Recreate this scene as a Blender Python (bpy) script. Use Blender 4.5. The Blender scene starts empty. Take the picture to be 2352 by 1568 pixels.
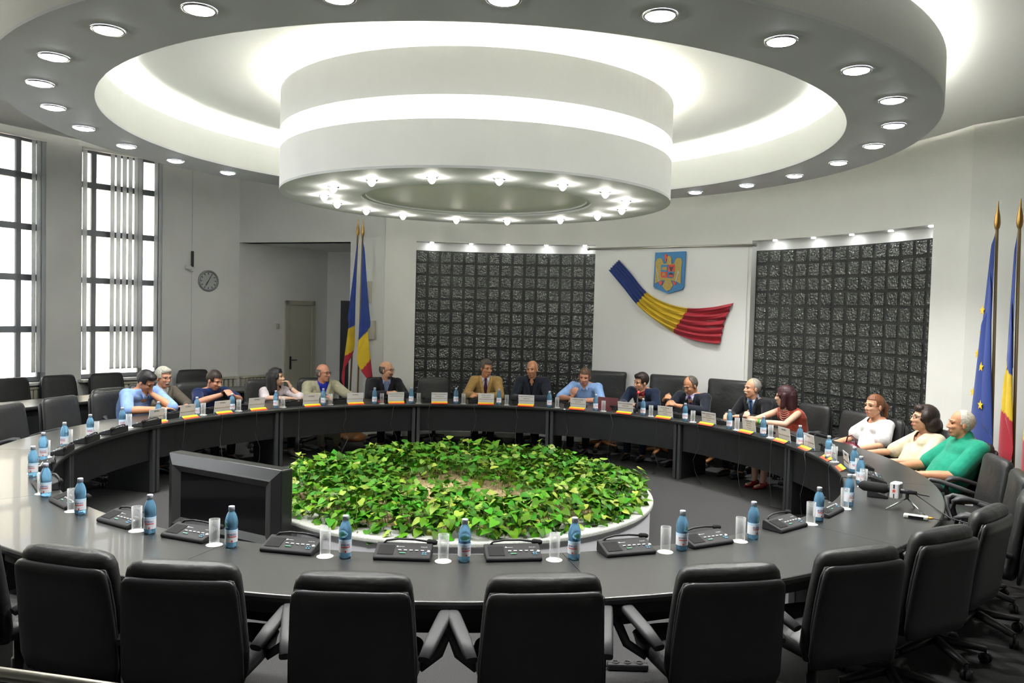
import bpy, bmesh, math, random
from mathutils import Vector, Matrix, Euler
R_ = math.radians
PI = math.pi
random.seed(7)
SC = bpy.context.scene
COL = SC.collection

# ------------------------------------------------------------------ materials
MATS = {}
def mat(name, color=(.8, .8, .8), rough=.5, metal=0., spec=.5, emit=None, strength=0., trans=0., ior=1.45,
        noise=0., nscale=20., bump=0., bscale=50., coat=0., alpha=1., sheen=0., island=0., island_hue=0., sss=0., bdist=.01):
    if name in MATS: return MATS[name]
    m = bpy.data.materials.new(name); m.use_nodes = True
    nt = m.node_tree; b = nt.nodes['Principled BSDF']
    b.inputs['Base Color'].default_value = (*color, 1)
    b.inputs['Roughness'].default_value = rough
    b.inputs['Metallic'].default_value = metal
    b.inputs['Specular IOR Level'].default_value = spec
    b.inputs['Transmission Weight'].default_value = trans
    b.inputs['IOR'].default_value = ior
    b.inputs['Coat Weight'].default_value = coat
    b.inputs['Alpha'].default_value = alpha
    b.inputs['Sheen Weight'].default_value = sheen
    if sss: b.inputs['Subsurface Weight'].default_value = sss; b.inputs['Subsurface Radius'].default_value = (.01, .004, .002)
    if emit:
        b.inputs['Emission Color'].default_value = (*emit, 1); b.inputs['Emission Strength'].default_value = strength
    tc = None
    def coords():
        nonlocal tc
        if tc is None: tc = nt.nodes.new('ShaderNodeTexCoord')
        return tc.outputs['Object']
    if noise or island or island_hue:
        hsv = nt.nodes.new('ShaderNodeHueSaturation'); hsv.inputs['Color'].default_value = (*color, 1)
        if noise:
            n = nt.nodes.new('ShaderNodeTexNoise'); n.inputs['Scale'].default_value = nscale; n.inputs['Detail'].default_value = 6
            nt.links.new(coords(), n.inputs['Vector'])
            mr = nt.nodes.new('ShaderNodeMapRange'); mr.inputs[1].default_value = .3; mr.inputs[2].default_value = .7
            mr.inputs[3].default_value = 1 - noise; mr.inputs[4].default_value = 1 + noise
            nt.links.new(n.outputs['Fac'], mr.inputs[0]); nt.links.new(mr.outputs[0], hsv.inputs['Value'])
        if island or island_hue:
            g = nt.nodes.new('ShaderNodeNewGeometry')
            mr = nt.nodes.new('ShaderNodeMapRange'); mr.inputs[3].default_value = 1 - island; mr.inputs[4].default_value = 1 + island
            nt.links.new(g.outputs['Random Per Island'], mr.inputs[0]); nt.links.new(mr.outputs[0], hsv.inputs['Value'])
            mr2 = nt.nodes.new('ShaderNodeMapRange'); mr2.inputs[3].default_value = .5 - island_hue; mr2.inputs[4].default_value = .5 + island_hue
            ml = nt.nodes.new('ShaderNodeMath'); ml.operation = 'MULTIPLY'; ml.inputs[1].default_value = 7.31
            fr = nt.nodes.new('ShaderNodeMath'); fr.operation = 'FRACT'
            nt.links.new(g.outputs['Random Per Island'], ml.inputs[0]); nt.links.new(ml.outputs[0], fr.inputs[0])
            nt.links.new(fr.outputs[0], mr2.inputs[0]); nt.links.new(mr2.outputs[0], hsv.inputs['Hue'])
        nt.links.new(hsv.outputs['Color'], b.inputs['Base Color'])
    if bump:
        n = nt.nodes.new('ShaderNodeTexNoise'); n.inputs['Scale'].default_value = bscale; n.inputs['Detail'].default_value = 3
        nt.links.new(coords(), n.inputs['Vector'])
        bp = nt.nodes.new('ShaderNodeBump'); bp.inputs['Strength'].default_value = bump; bp.inputs['Distance'].default_value = bdist
        nt.links.new(n.outputs['Fac'], bp.inputs['Height']); nt.links.new(bp.outputs['Normal'], b.inputs['Normal'])
    MATS[name] = m
    return m

M_WALL = mat('wall_paint', (.74, .74, .70), .7, noise=.02, nscale=3, bump=.03, bscale=120)
M_WALLSIDE = mat('side_wall_paint', (.84, .84, .82), .75, noise=.04, nscale=1.5)
M_CEIL = mat('ceiling_paint', (.80, .81, .79), .8)
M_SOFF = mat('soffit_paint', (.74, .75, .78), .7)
M_TRIMW = mat('white_trim', (.78, .78, .76), .45)
M_CARPET = mat('carpet', (.062, .062, .063), .95, noise=.45, nscale=260, bump=.5, bscale=400, spec=.1)
M_TABLE = mat('table_laminate', (.031, .032, .031), .33, noise=.12, nscale=60, spec=.62, coat=.1)
M_TABSIDE = mat('table_side', (.016, .0165, .018), .42, noise=.15, nscale=40)
M_POST = mat('table_post', (.05, .052, .056), .45)
M_LEATHER = mat('black_leather', (.021, .021, .023), .36, spec=.55, bump=.12, bscale=220, bdist=.003)
M_LEATHER2 = mat('black_leather_cushion', (.024, .025, .025), .42, spec=.5, bump=.25, bscale=18, bdist=.02)
M_PLAST = mat('black_plastic', (.022, .022, .024), .42)
M_PLASTG = mat('armrest_plastic', (.050, .051, .054), .5)
M_WOOD = mat('orange_wood', (.36, .15, .045), .4, noise=.25, nscale=12)
M_GLOW = mat('tube_light', (1, 1, 1), emit=(1, .97, .88), strength=38)
M_GLOWG = mat('tube_light_gap', (1, 1, 1), emit=(1, .98, .93), strength=9)
M_GLOWT = mat('tube_light_top', (1, 1, 1), emit=(1, .97, .84), strength=24)
M_GLOWC = mat('tube_light_cool', (1, 1, 1), emit=(.95, 1, .92), strength=6)
M_LAMP = mat('halogen_lamp', (1, 1, 1), emit=(.95, .98, 1), strength=30)
M_LAMPW = mat('halogen_bulb', (1, 1, 1), emit=(1, .95, .86), strength=75)
M_CHROME = mat('chrome', (.7, .7, .7), .18, 1.)
M_STEEL = mat('brushed_steel', (.45, .43, .38), .3, 1.)
M_BRASS = mat('brass', (.42, .25, .08), .35, .9)
M_GRANITE = mat('terrazzo', (.50, .52, .48), .6, noise=.35, nscale=160)
M_PLANTW = mat('planter_white', (.72, .72, .76), .5)
M_SOIL = mat('tan_gravel', (.52, .40, .22), .9, noise=.5, nscale=60, bump=.8, bscale=80)
M_LEAF = mat('leaf_green', (.058, .20, .003), .5, island=.45, island_hue=.03, spec=.3)
M_LEAFY = mat('leaf_variegated', (.25, .36, .035), .4, island=.3, island_hue=.03)
M_STEM = mat('stem_green', (.22, .30, .05), .5)
M_BLUE = mat('flag_blue', (.012, .040, .22), .75, noise=.1, nscale=8, sheen=.2)
M_YEL = mat('flag_yellow', (.62, .43, .015), .75, noise=.1, nscale=8, sheen=.2)
M_RED = mat('flag_red', (.36, .012, .028), .75, noise=.1, nscale=8, sheen=.2)
M_STAR = mat('star_yellow', (.85, .52, .03), .6)
M_GOLD = mat('eagle_gold', (.36, .26, .055), .5, noise=.15, nscale=40)
M_CREST = mat('crest_blue', (.03, .17, .38), .5)
M_PLATE = mat('acrylic_white', (.80, .81, .83), .3)
M_INK = mat('black_ink', (.03, .03, .035), .6)
M_SBLUE = mat('stripe_blue', (.10, .30, .75), .5)
M_SYEL = mat('stripe_yellow', (.85, .60, .02), .5)
M_SRED = mat('stripe_red', (.75, .07, .02), .5)
M_PET = mat('blue_pet', (.30, .66, 1.), .05, trans=.70, ior=1.2, spec=1.)
M_CAP = mat('bottle_cap', (.55, .58, .66), .4)
M_LABEL = mat('bottle_label', (.90, .91, .97), .4)
M_LABELB = mat('label_blue_band', (.60, .80, .98), .4)
M_TXTB = mat('label_blue_ink', (.06, .07, .35), .5)
M_TXTR = mat('label_red_ink', (.75, .06, .06), .5)
M_GLASS = mat('clear_glass', (.9, .92, .92), .03, spec=1., alpha=.15)
def facing_alpha(m, a0, a1):
    nt = m.node_tree; b = nt.nodes['Principled BSDF']; lw = nt.nodes.new('ShaderNodeLayerWeight'); lw.inputs['Blend'].default_value = .35; mr = nt.nodes.new('ShaderNodeMapRange')
    mr.inputs[3].default_value = a0; mr.inputs[4].default_value = a1; nt.links.new(lw.outputs['Facing'], mr.inputs[0]); nt.links.new(mr.outputs[0], b.inputs['Alpha'])
facing_alpha(M_GLASS, .05, .65)
M_COAST = mat('paper_coaster', (.82, .83, .80), .7)
M_UNIT = mat('unit_plastic', (.020, .020, .022), .6, spec=.35)
M_GREY = mat('grey_marks', (.45, .46, .47), .5)
M_GREEN = mat('green_key', (.10, .32, .20), .4)
M_BLUEK = mat('blue_key', (.12, .30, .42), .4)
M_FOAM = mat('foam_black', (.012, .012, .012), .95)
M_LEDR = mat('red_led_ring', (.8, .02, .02), emit=(1, .02, .02), strength=4)
M_CREAM = mat('cream_paint', (.52, .50, .41), .55)
M_DARKDOOR = mat('dark_door', (.012, .012, .014), .5)
M_TVF = mat('tv_frame', (.020, .021, .021), .28)
M_TVR = mat('tv_ridge', (.045, .047, .045), .38)
M_SCREEN = mat('tv_screen', (.006, .006, .007), .08, spec=.6)
M_SLAT = mat('blind_slat', (.82, .86, .92), .9, trans=.4)
M_WFRAME = mat('window_frame', (.34, .36, .40), .5)
M_PANE = mat('window_pane', (1, 1, 1), 0., trans=1., ior=1.02)
M_FACADE = mat('facade_cream', (.80, .70, .50), .8)
M_GROUT = mat('grout_black', (.014, .016, .015), .5)
M_GBLOCK = mat('glass_block', (.048, .052, .048), .13, spec=.8, noise=.3, nscale=9, coat=.2)
def ripple(m):
    nt = m.node_tree; b = nt.nodes['Principled BSDF']; tc = nt.nodes.new('ShaderNodeTexCoord'); v = nt.nodes.new('ShaderNodeTexVoronoi'); v.feature = 'SMOOTH_F1'; v.inputs['Scale'].default_value = 42
    bp = nt.nodes.new('ShaderNodeBump'); bp.inputs['Strength'].default_value = 1.; bp.inputs['Distance'].default_value = .018
    nt.links.new(tc.outputs['Object'], v.inputs['Vector']); nt.links.new(v.outputs['Distance'], bp.inputs['Height']); nt.links.new(bp.outputs['Normal'], b.inputs['Normal']); nt.links.new(bp.outputs['Normal'], b.inputs['Coat Normal'])
ripple(M_GBLOCK)

# ------------------------------------------------------------------ mesh builder
def rotz(a): return Matrix.Rotation(a, 4, 'Z')
class MB:
    def __init__(s): s.v = []; s.f = []; s.m = []; s.sm = []; s.X = Matrix.Identity(4)
    def add(s, vs, fs, mi=0, smooth=False):
        o = len(s.v); X = s.X
        s.v += [tuple(X @ Vector(p)) for p in vs]
        for f in fs: s.f.append([o + i for i in f]); s.m.append(mi); s.sm.append(smooth)
        return s
    def box(s, c, d, mi=0, M=None):
        x, y, z = d[0]/2, d[1]/2, d[2]/2
        vs = [(sx*x, sy*y, sz*z) for sz in (-1, 1) for sy in (-1, 1) for sx in (-1, 1)]
        T = Matrix.Translation(c) @ (M or Matrix.Identity(4))
        return s.add([T @ Vector(p) for p in vs], [(0, 2, 3, 1), (4, 5, 7, 6), (0, 1, 5, 4), (2, 6, 7, 3), (0, 4, 6, 2), (1, 3, 7, 5)], mi)
    def rings(s, rings, mi=0, smooth=True, cap=True, closed=True):
        n = len(rings[0]); vs = [p for r in rings for p in r]; fs = []
        for i in range(len(rings)-1):
            for j in range(n if closed else n-1):
                k = (j+1) % n
                fs.append((i*n+j, i*n+k, (i+1)*n+k, (i+1)*n+j))
        s.add(vs, fs, mi, smooth)
        if cap and closed:
            s.add(rings[0], [tuple(range(n))[::-1]], mi); s.add(rings[-1], [tuple(range(n))], mi)
        return s
    def lathe(s, prof, c=(0, 0, 0), n=24, mi=0, cap=False, smooth=True):
        rs = [[(c[0]+r*math.cos(2*PI*j/n), c[1]+r*math.sin(2*PI*j/n), c[2]+z) for j in range(n)] for r, z in prof]
        return s.rings(rs, mi, smooth, cap)
    def tube(s, pts, r, n=8, mi=0, cap=True, flat=None, up=(0, 0, 1), sq=2.):
        pts = [Vector(p) for p in pts]; rs = []
        rr = r if isinstance(r, (list, tuple)) else [r]*len(pts)
        pu = Vector(up)
        for i, p in enumerate(pts):
            t = (pts[min(i+1, len(pts)-1)] - pts[max(i-1, 0)]).normalized()
            a = t.cross(pu)
            if a.length < 1e-4: a = t.cross(Vector((1, 0, 0)))
            a.normalize(); b = a.cross(t).normalized()
            fa, fb = flat or (1, 1)
            ring = []
            for j in range(n):
                w = 2*PI*j/n; c_, s_ = math.cos(w), math.sin(w)
                if sq != 2.:
                    c_ = math.copysign(abs(c_)**(2/sq), c_); s_ = math.copysign(abs(s_)**(2/sq), s_)
                ring.append(p + a*(c_*rr[i]*fa) + b*(s_*rr[i]*fb))
            rs.append(ring)
        return s.rings(rs, mi, True, cap)
    def caps(s, a, b, r0, r1, n=12, mi=0):                     # tapered capsule
        a = Vector(a); b = Vector(b); t = (b-a)
        if t.length < 1e-6: t = Vector((0, 0, 1e-4))
        t.normalize(); pts = []; rr = []
        for w in (-85, -60, -30, 0): pts.append(a + t*(r0*math.sin(R_(w)))); rr.append(max(r0*math.cos(R_(w)), 1e-4))
        for w in (0, 30, 60, 85): pts.append(b + t*(r1*math.sin(R_(w)))); rr.append(max(r1*math.cos(R_(w)), 1e-4))
        ref = Vector((0, 0, 1)) if abs(t.z) < .95 else Vector((1, 0, 0))
        x = t.cross(ref).normalized(); y = x.cross(t)
        rs = [[p + x*(math.cos(2*PI*j/n)*q) + y*(math.sin(2*PI*j/n)*q) for j in range(n)] for p, q in zip(pts, rr)]
        return s.rings(rs, mi, True, True)
    def ell(s, c, r, M=None, n=16, k=10, mi=0):
        T = Matrix.Translation(c) @ (M or Matrix.Identity(4)); rs = []
        for i in range(k+1):
            w = -PI/2 + PI*i/k; w = max(min(w, PI/2-.04), -PI/2+.04)
            rs.append([T @ Vector((r[0]*math.cos(w)*math.cos(2*PI*j/n), r[1]*math.cos(w)*math.sin(2*PI*j/n), r[2]*math.sin(w))) for j in range(n)])
        return s.rings(rs, mi, True, True)
    def sector(s, r0, r1, z0, z1, a0=0, a1=360, n=96, c=(0, 0), mi=0, smooth=False):   # solid ring / ring sector
        full = abs(a1-a0) >= 359.99; N = n if full else n+1; vs = []
        for i in range(N):
            w = R_(a0+(a1-a0)*i/n); co, si = math.cos(w), math.sin(w)
            for r, z in ((r0, z0), (r1, z0), (r1, z1), (r0, z1)): vs.append((c[0]+r*co, c[1]+r*si, z))
        fs = []
        for i in range(n):
            a = 4*i; b = 4*((i+1) % N)
            for k in range(4):
                l = (k+1) % 4; fs.append((a+k, a+l, b+l, b+k))
        if not full: fs += [(3, 2, 1, 0), tuple(4*(N-1)+k for k in range(4))]
        return s.add(vs, fs, mi, smooth)
    def disc(s, r, z, c=(0, 0), n=64, mi=0):
        return s.add([(c[0]+r*math.cos(2*PI*j/n), c[1]+r*math.sin(2*PI*j/n), z) for j in range(n)], [tuple(range(n))], mi)
    def poly(s, pts, h0, h1, mi=0):                            # prism in local xy from z=h0..h1
        n = len(pts)
        s.add([(x, y, h0) for x, y in pts] + [(x, y, h1) for x, y in pts],
              [tuple(range(n))[::-1], tuple(range(n, 2*n))] + [(i, (i+1) % n, n+(i+1) % n, n+i) for i in range(n)], mi)
        return s
    def mesh(s, name):
        me = bpy.data.meshes.new(name); me.from_pydata(s.v, [], s.f)
        me.polygons.foreach_set('material_index', s.m); me.polygons.foreach_set('use_smooth', s.sm); me.update()
        return me
    def build(s, name, m, parent=None, loc=None, bevel=0, fix=True):
        me = s.mesh(name)
        if fix:
            bm = bmesh.new(); bm.from_mesh(me); bmesh.ops.remove_doubles(bm, verts=bm.verts, dist=1e-6)
            bmesh.ops.recalc_face_normals(bm, faces=bm.faces); bm.to_mesh(me); bm.free()
        return link(name, me, m, parent, loc, bevel)
def link(name, me, m, parent=None, loc=None, bevel=0):
    for k in (m if isinstance(m, (list, tuple)) else [m]):
        me.materials.append(k)
    o = bpy.data.objects.new(name, me); COL.objects.link(o)
    if parent: o.parent = parent
    if loc: o.location = loc
    if bevel:
        b = o.modifiers.new('bevel', 'BEVEL'); b.width = bevel; b.segments = 2; b.limit_method = 'ANGLE'; b.angle_limit = R_(40)
    return o
def thing(name, label, cat, loc=(0, 0, 0), rz=0, group=None):
    o = bpy.data.objects.new(name, None); COL.objects.link(o); o.empty_display_size = .1
    o.location = loc; o.rotation_euler = (0, 0, rz); o['label'] = label; o['category'] = cat
    if group: o['group'] = group
    return o
def tag(o, label, cat, group=None, kind=None):
    o['label'] = label; o['category'] = cat
    if group: o['group'] = group
    if kind: o['kind'] = kind
    return o
def struct(o): o['kind'] = 'structure'; return o
def dup(root, loc, rz, label, group=None):
    r = root.copy(); COL.objects.link(r); r.location = loc; r.rotation_euler = (0, 0, rz); r['label'] = label
    if group: r['group'] = group
    def rec(src, dst):
        for ch in list(src.children):
            c = ch.copy(); COL.objects.link(c); c.parent = dst; rec(ch, c)
    rec(root, r)
    return r
def pol(a, r, z=0.): return (r*math.cos(R_(a)), r*math.sin(R_(a)), z)
def evalmesh(o, name):
    dg = bpy.context.evaluated_depsgraph_get(); dg.update()
    return bpy.data.meshes.new_from_object(o.evaluated_get(dg), depsgraph=dg)
def remesh(mb, voxel, smooth=4, name='body', factor=.5):
    me = mb.mesh('tmp'); o = bpy.data.objects.new('tmp', me); COL.objects.link(o)
    r = o.modifiers.new('r', 'REMESH'); r.mode = 'VOXEL'; r.voxel_size = voxel; r.use_smooth_shade = True
    if smooth:
        k = o.modifiers.new('s', 'SMOOTH'); k.factor = factor; k.iterations = smooth
    out = evalmesh(o, name); bpy.data.objects.remove(o); bpy.data.meshes.remove(me); out.name = name
    return out
def cutmesh(me, pred):
    bm = bmesh.new(); bm.from_mesh(me)
    bmesh.ops.delete(bm, geom=[v for v in bm.verts if pred(v.co)], context='VERTS')
    bm.to_mesh(me); bm.free(); return me
_txt = {}
def text_mesh(s, size, name='text', align='CENTER', ext=.0004):
    cu = bpy.data.curves.new('t', 'FONT'); cu.body = s; cu.size = size; cu.align_x = align; cu.align_y = 'CENTER'; cu.extrude = ext
    o = bpy.data.objects.new('t', cu); COL.objects.link(o); me = evalmesh(o, name); bpy.data.objects.remove(o); me.name = name
    return me
def xform(me, M): me.transform(M); return me

# ------------------------------------------------------------------ camera
f_px, pitch, roll, yaw = 1818.09, -.0372, .0260, .0615
CAM = Vector((0., -7.6912, 2.0663))
cy, sy = math.cos(yaw), math.sin(yaw)
fwd = Vector((sy*math.cos(pitch), cy*math.cos(pitch), math.sin(pitch)))
right = Vector((cy, -sy, 0)); up = right.cross(fwd)
r2 = right*math.cos(roll) + up*math.sin(roll); u2 = -right*math.sin(roll) + up*math.cos(roll)
cam = bpy.data.cameras.new('camera'); co = bpy.data.objects.new('camera', cam); COL.objects.link(co)
co.matrix_world = Matrix(((r2.x, u2.x, -fwd.x, CAM.x), (r2.y, u2.y, -fwd.y, CAM.y), (r2.z, u2.z, -fwd.z, CAM.z), (0, 0, 0, 1)))
cam.sensor_width = 36.; cam.sensor_fit = 'HORIZONTAL'; cam.lens = f_px/2352*36.; cam.clip_start = .05; cam.clip_end = 200
SC.camera = co

# ------------------------------------------------------------------ room shell
ZA, ZB, ZT = 4.15, 4.45, 4.55
CC = (.10, .014)                                               # centre of the ceiling ring and drum
m = MB(); m.box((0, -.8, -.05), (18, 20, .1)); struct(m.build('floor', M_CARPET))
def wall_line(name, pts, z0=0, z1=ZT, th=.14, M=M_WALL, holes=None):  # pts ordered so that the room lies on the left-hand side
    m = MB()
    for (x0, y0), (x1, y1) in zip(pts[:-1], pts[1:]):
        d = Vector((x1-x0, y1-y0, 0)); n = Vector((d.y, -d.x, 0)).normalized()*th
        m.add([(x0, y0, z0), (x1, y1, z0), (x1+n.x, y1+n.y, z0), (x0+n.x, y0+n.y, z0),
               (x0, y0, z1), (x1, y1, z1), (x1+n.x, y1+n.y, z1), (x0+n.x, y0+n.y, z1)],
              [(3, 2, 1, 0), (4, 5, 6, 7), (0, 1, 5, 4), (1, 2, 6, 5), (2, 3, 7, 6), (3, 0, 4, 7)])
    return struct(m.build(name, M))
# podium wall with two recesses for the glass-block panels
RW = 5.3
GL, GR = (67.0, 98.6), (9.9, 39.8)
m = MB()
m.sector(RW, RW+.35, 3.17, ZT, 4, 104, 100, smooth=False)
for a0, a1 in ((4, GR[0]), (GR[1], GL[0]), (GL[1], 104)): m.sector(RW, RW+.35, 0, 3.17, a0, a1, 12)
for a0, a1 in (GL, GR):
    m.sector(RW+.20, RW+.35, 0, 3.17, a0, a1, 32)
    m.sector(RW, RW+.2, 0, .08, a0, a1, 32)
struct(m.build('wall_back', M_WALL))
for gi, (a0, a1) in enumerate((GL, GR)):
    m = MB(); m.sector(RW+.13, RW+.19, .08, 3.035, a0+.02, a1-.02, 40)
    o = struct(m.build('wall_glass_left' if gi == 0 else 'wall_glass_right', M_GROUT))
    nb = 15 if gi == 0 else 14; nz = 15; m = MB(); da = (a1-a0)/nb; dz = (3.035-.08)/nz
    for i in range(nb):
        for j in range(nz):
            ac = a0+da*(i+.5); zc = .08+dz*(j+.5); w = R_(da)*RW*.5-.020; h = dz/2-.018
            T = rotz(R_(ac)) @ Matrix.Translation((RW+.13, 0, zc))
            q = []
            for dep, k in ((0, 1.), (-.008, 1.), (-.012, .95)):
                q.append([T @ Vector((dep, y*w*k, z*h*k)) for y, z in ((-1, -1), (1, -1), (1, 1), (-1, 1))])
            m.rings(q, 0, False, False); m.add(q[2], [(0, 1, 2, 3)])
    m.build('glass_block', M_GBLOCK, o)
# left-hand walls
K, A_, B_, D_, PR = (-4.51, 5.74), (-3.9, 6.3), (-2.66, 7.9), (-1.2, 7.7), (-1.26, 5.15)
wall_line('wall_clock', [B_, A_, K], M=M_WALLSIDE)
wall_line('wall_alcove', [(-1.2, 5.6), D_, B_], M=M_WALLSIDE)
dP = Vector((PR[0]-A_[0], PR[1]-A_[1], 0)).normalized(); nP = Vector((-dP.y, dP.x, 0))
def plP(u): return (A_[0]+dP.x*u, A_[1]+dP.y*u)
wall_line('wall_pier', [PR, plP(2.215)], 0, 3.14, .22, M_WALL)
wall_line('wall_beam', [PR, A_], 3.14, ZT, .22, M_WALL)
m = MB(); pl0 = plP(-.05); pl1 = plP(2.9)
m.add([(pl0[0], pl0[1], 3.14), (pl1[0], pl1[1], 3.14), (-1.15, 7.75, 3.14), (-2.7, 8.0, 3.14)], [(0, 1, 2, 3)])
m.add([(pl0[0], pl0[1], 3.2), (pl1[0], pl1[1], 3.2), (-1.15, 7.75, 3.2), (-2.7, 8.0, 3.2)], [(0, 1, 2, 3)])
struct(m.build('ceiling_alcove', M_CEIL, fix=False))
# window wall: arc of radius 7.3 with tall windows
RL = 7.3; WIN = [(131.9, 141.55), (145.6, 155.2), (158.9, 168.5), (172.2, 181.8), (185.5, 195.1)]; WZ = (.89, 4.36)
m = MB(); e = 128.2
for a0, a1 in WIN:
    m.sector(RL, RL+.3, 0, ZT, e, a0, 4); m.sector(RL, RL+.3, 0, WZ[0], a0, a1, 10); m.sector(RL, RL+.3, WZ[1], ZT, a0, a1, 10); e = a1
m.sector(RL, RL+.3, 0, ZT, e, 200, 4); struct(m.build('wall_left', M_WALLSIDE))
wl = pol(200, RL)
wall_line('wall_left_rear', [(wl[0], wl[1]), (wl[0], -9.6)], M=M_WALLSIDE)
wall_line('wall_rear', [(wl[0], -9.6), (6.4, -9.6)], M=M_WALLSIDE)
e4 = pol(4, RW)
wall_line('wall_right', [(6.4, -9.6), (6.4, -1.63), (e4[0], e4[1])], M=M_WALL)
# ceilings (the left-hand ceiling sits a little higher)
m = MB(); N = 40
rA = lambda w: 4.3-.6*max(0, min(1, (w-196)/14))
arc = [(CC[0]+rA(w)*math.cos(R_(w)), CC[1]+rA(w)*math.sin(R_(w))) for w in [111.9+(244.4-111.9)*i/N for i in range(N+1)]]
xs = arc[0][0]
xe = arc[-1][0]
PA = [(xs, 8.3), *arc, (xe, -9.9), (7.2, -9.9), (7.2, 8.3)]
PBl = [(xs, 8.3), (-8.2, 8.3), (-8.2, -9.9), (xe, -9.9), *arc[::-1]]
m.poly(PA, ZA, ZA+.05); struct(m.build('ceiling', M_CEIL))
m = MB(); m.poly(PBl, ZB, ZB+.05)
for (x0, y0), (x1, y1) in zip(arc[:-1], arc[1:]): m.add([(x0, y0, ZA), (x1, y1, ZA), (x1, y1, ZB), (x0, y0, ZB)], [(0, 1, 2, 3)])
for xx, y0, y1 in ((xs, arc[0][1], 8.3), (xe, -9.9, arc[-1][1])): m.add([(xx, y0, ZA), (xx, y1, ZA), (xx, y1, ZB), (xx, y0, ZB)], [(0, 1, 2, 3)])
struct(m.build('ceiling_left', M_CEIL))
# suspended ring: a tray with lips, cove tubes inside
r0, r1, zr = 3.274, 3.95, 3.655
m = MB()
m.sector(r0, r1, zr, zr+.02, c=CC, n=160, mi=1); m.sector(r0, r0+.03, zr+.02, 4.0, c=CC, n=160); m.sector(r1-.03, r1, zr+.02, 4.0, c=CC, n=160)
m.sector(r0+.03, r1-.03, 3.90, 3.92, c=CC, n=160)
for k in range(8):
    w = R_(45*k+20); m.tube([(CC[0]+3.6*math.cos(w), CC[1]+3.6*math.sin(w), 3.92), (CC[0]+3.6*math.cos(w), CC[1]+3.6*math.sin(w), ZB)], .012, 6)
ring = struct(m.build('ceiling_ring', [M_CEIL, M_SOFF]))
def torus(R, z, r, c=CC, a0=0, a1=360, n=96, mi=0, M=None):
    t = MB(); t.tube([(c[0]+R*math.cos(R_(a0+(a1-a0)*i/n)), c[1]+R*math.sin(R_(a0+(a1-a0)*i/n)), z) for i in range(n+1)], r, 8, mi); return t
tube_labels = {'in': 'thin glowing cove tube running round the inner lip of the suspended ceiling ring', 'out': 'thin glowing cove tube running round the outer lip of the ceiling ring',
               'gap': 'glowing tube ring in the open gap of the round ceiling drum', 'top': 'glowing tube ring on top of the round ceiling drum'}
tag(torus(r0+.13, 3.945, .014).build('cove_tube', M_GLOW), tube_labels['in'], 'lamp')
tag(torus(r1-.13, 3.945, .012).build('cove_tube', M_GLOWC), tube_labels['out'], 'lamp')
# drum of two discs with a lit gap
rd = 1.835
m = MB()
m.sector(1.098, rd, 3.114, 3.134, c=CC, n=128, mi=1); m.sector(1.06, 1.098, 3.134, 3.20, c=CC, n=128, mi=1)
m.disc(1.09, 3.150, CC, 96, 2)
m.sector(rd-.02, rd, 3.134, 3.475, c=CC, n=128); m.sector(1.0, rd-.02, 3.40, 3.42, c=CC, n=128)
m.sector(1.46, 1.48, 3.42, 3.66, c=CC, n=128)
m.sector(1.0, rd, 3.65, 3.67, c=CC, n=128); m.sector(rd-.02, rd, 3.67, 4.0, c=CC, n=128); m.sector(1.2, rd-.02, 3.92, 3.94, c=CC, n=128)
m.sector(1.2, 1.22, 3.67, ZA, c=CC, n=96)
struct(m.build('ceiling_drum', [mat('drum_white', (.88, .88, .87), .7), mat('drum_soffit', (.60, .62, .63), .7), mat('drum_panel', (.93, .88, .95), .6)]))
tag(torus(1.66, 3.445, .014).build('cove_tube', M_GLOWG), tube_labels['gap'], 'lamp')
tag(torus(1.70, 3.965, .013).build('cove_tube', M_GLOWT), tube_labels['top'], 'lamp')
ORD = ['first', 'second', 'third', 'fourth', 'fifth', 'sixth', 'seventh', 'eighth', 'ninth', 'tenth', 'eleventh', 'twelfth', 'thirteenth', 'fourteenth',
       'fifteenth', 'sixteenth', 'seventeenth', 'eighteenth', 'nineteenth', 'twentieth', 'twenty-first', 'twenty-second', 'twenty-third', 'twenty-fourth']
# ring downlights
def downlight(first=[None], label='', loc=None, group=None):
    if first[0] is None:
        t = thing('downlight', label, 'ceiling light', loc, 0, group)
        m = MB(); m.lathe([(.090, 0), (.095, -.006), (.09, -.012), (.076, -.010), (.074, .0)], n=28); m.build('trim_ring', M_CHROME, t)
        m = MB(); m.lathe([(.076, -.002), (.075, -.012), (.05, -.020), (.02, -.026), (.001, -.028)], n=24); m.build('lamp', M_LAMP, t)
        sp = bpy.data.lights.new('beam', 'SPOT'); sp.energy = 62; sp.spot_size = R_(116); sp.spot_blend = .75; sp.shadow_soft_size = .06; sp.color = (1, .98, .95)
        so_ = bpy.data.objects.new('beam', sp); COL.objects.link(so_); so_.parent = t; so_.location = (0, 0, -.035)
        first[0] = t; return t
    return dup(first[0], loc, 0, label, group)
ringang = [145, 157.25, 169.6, 182.1, 194.3, 206.7, 219.3, 232.4, 244.5, 257.6, 271, 284.3, 297.4, 310.2, 323.7, 336.5, 349, 361.8, 374.5, 386.8, 399.3]
for i, w in enumerate(ringang):
    downlight(label='recessed downlight in the ceiling ring, %s counter-clockwise from the dark clock-side end' % ORD[i] if False else
              'downlight in the ceiling ring, %s going round from the clock past the windows' % ORD[i],
              loc=(CC[0]+3.63*math.cos(R_(w)), CC[1]+3.63*math.sin(R_(w)), zr-.001), group='downlights of the ceiling ring')
drumang = [276.1, 254.8, 232.5, 209.1, 186.1, 165.4, 143.9, 123.8, 98.5, 75.1, 49, 26.7, 4, -19.3, -41.2, -62]
first = None
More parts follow.
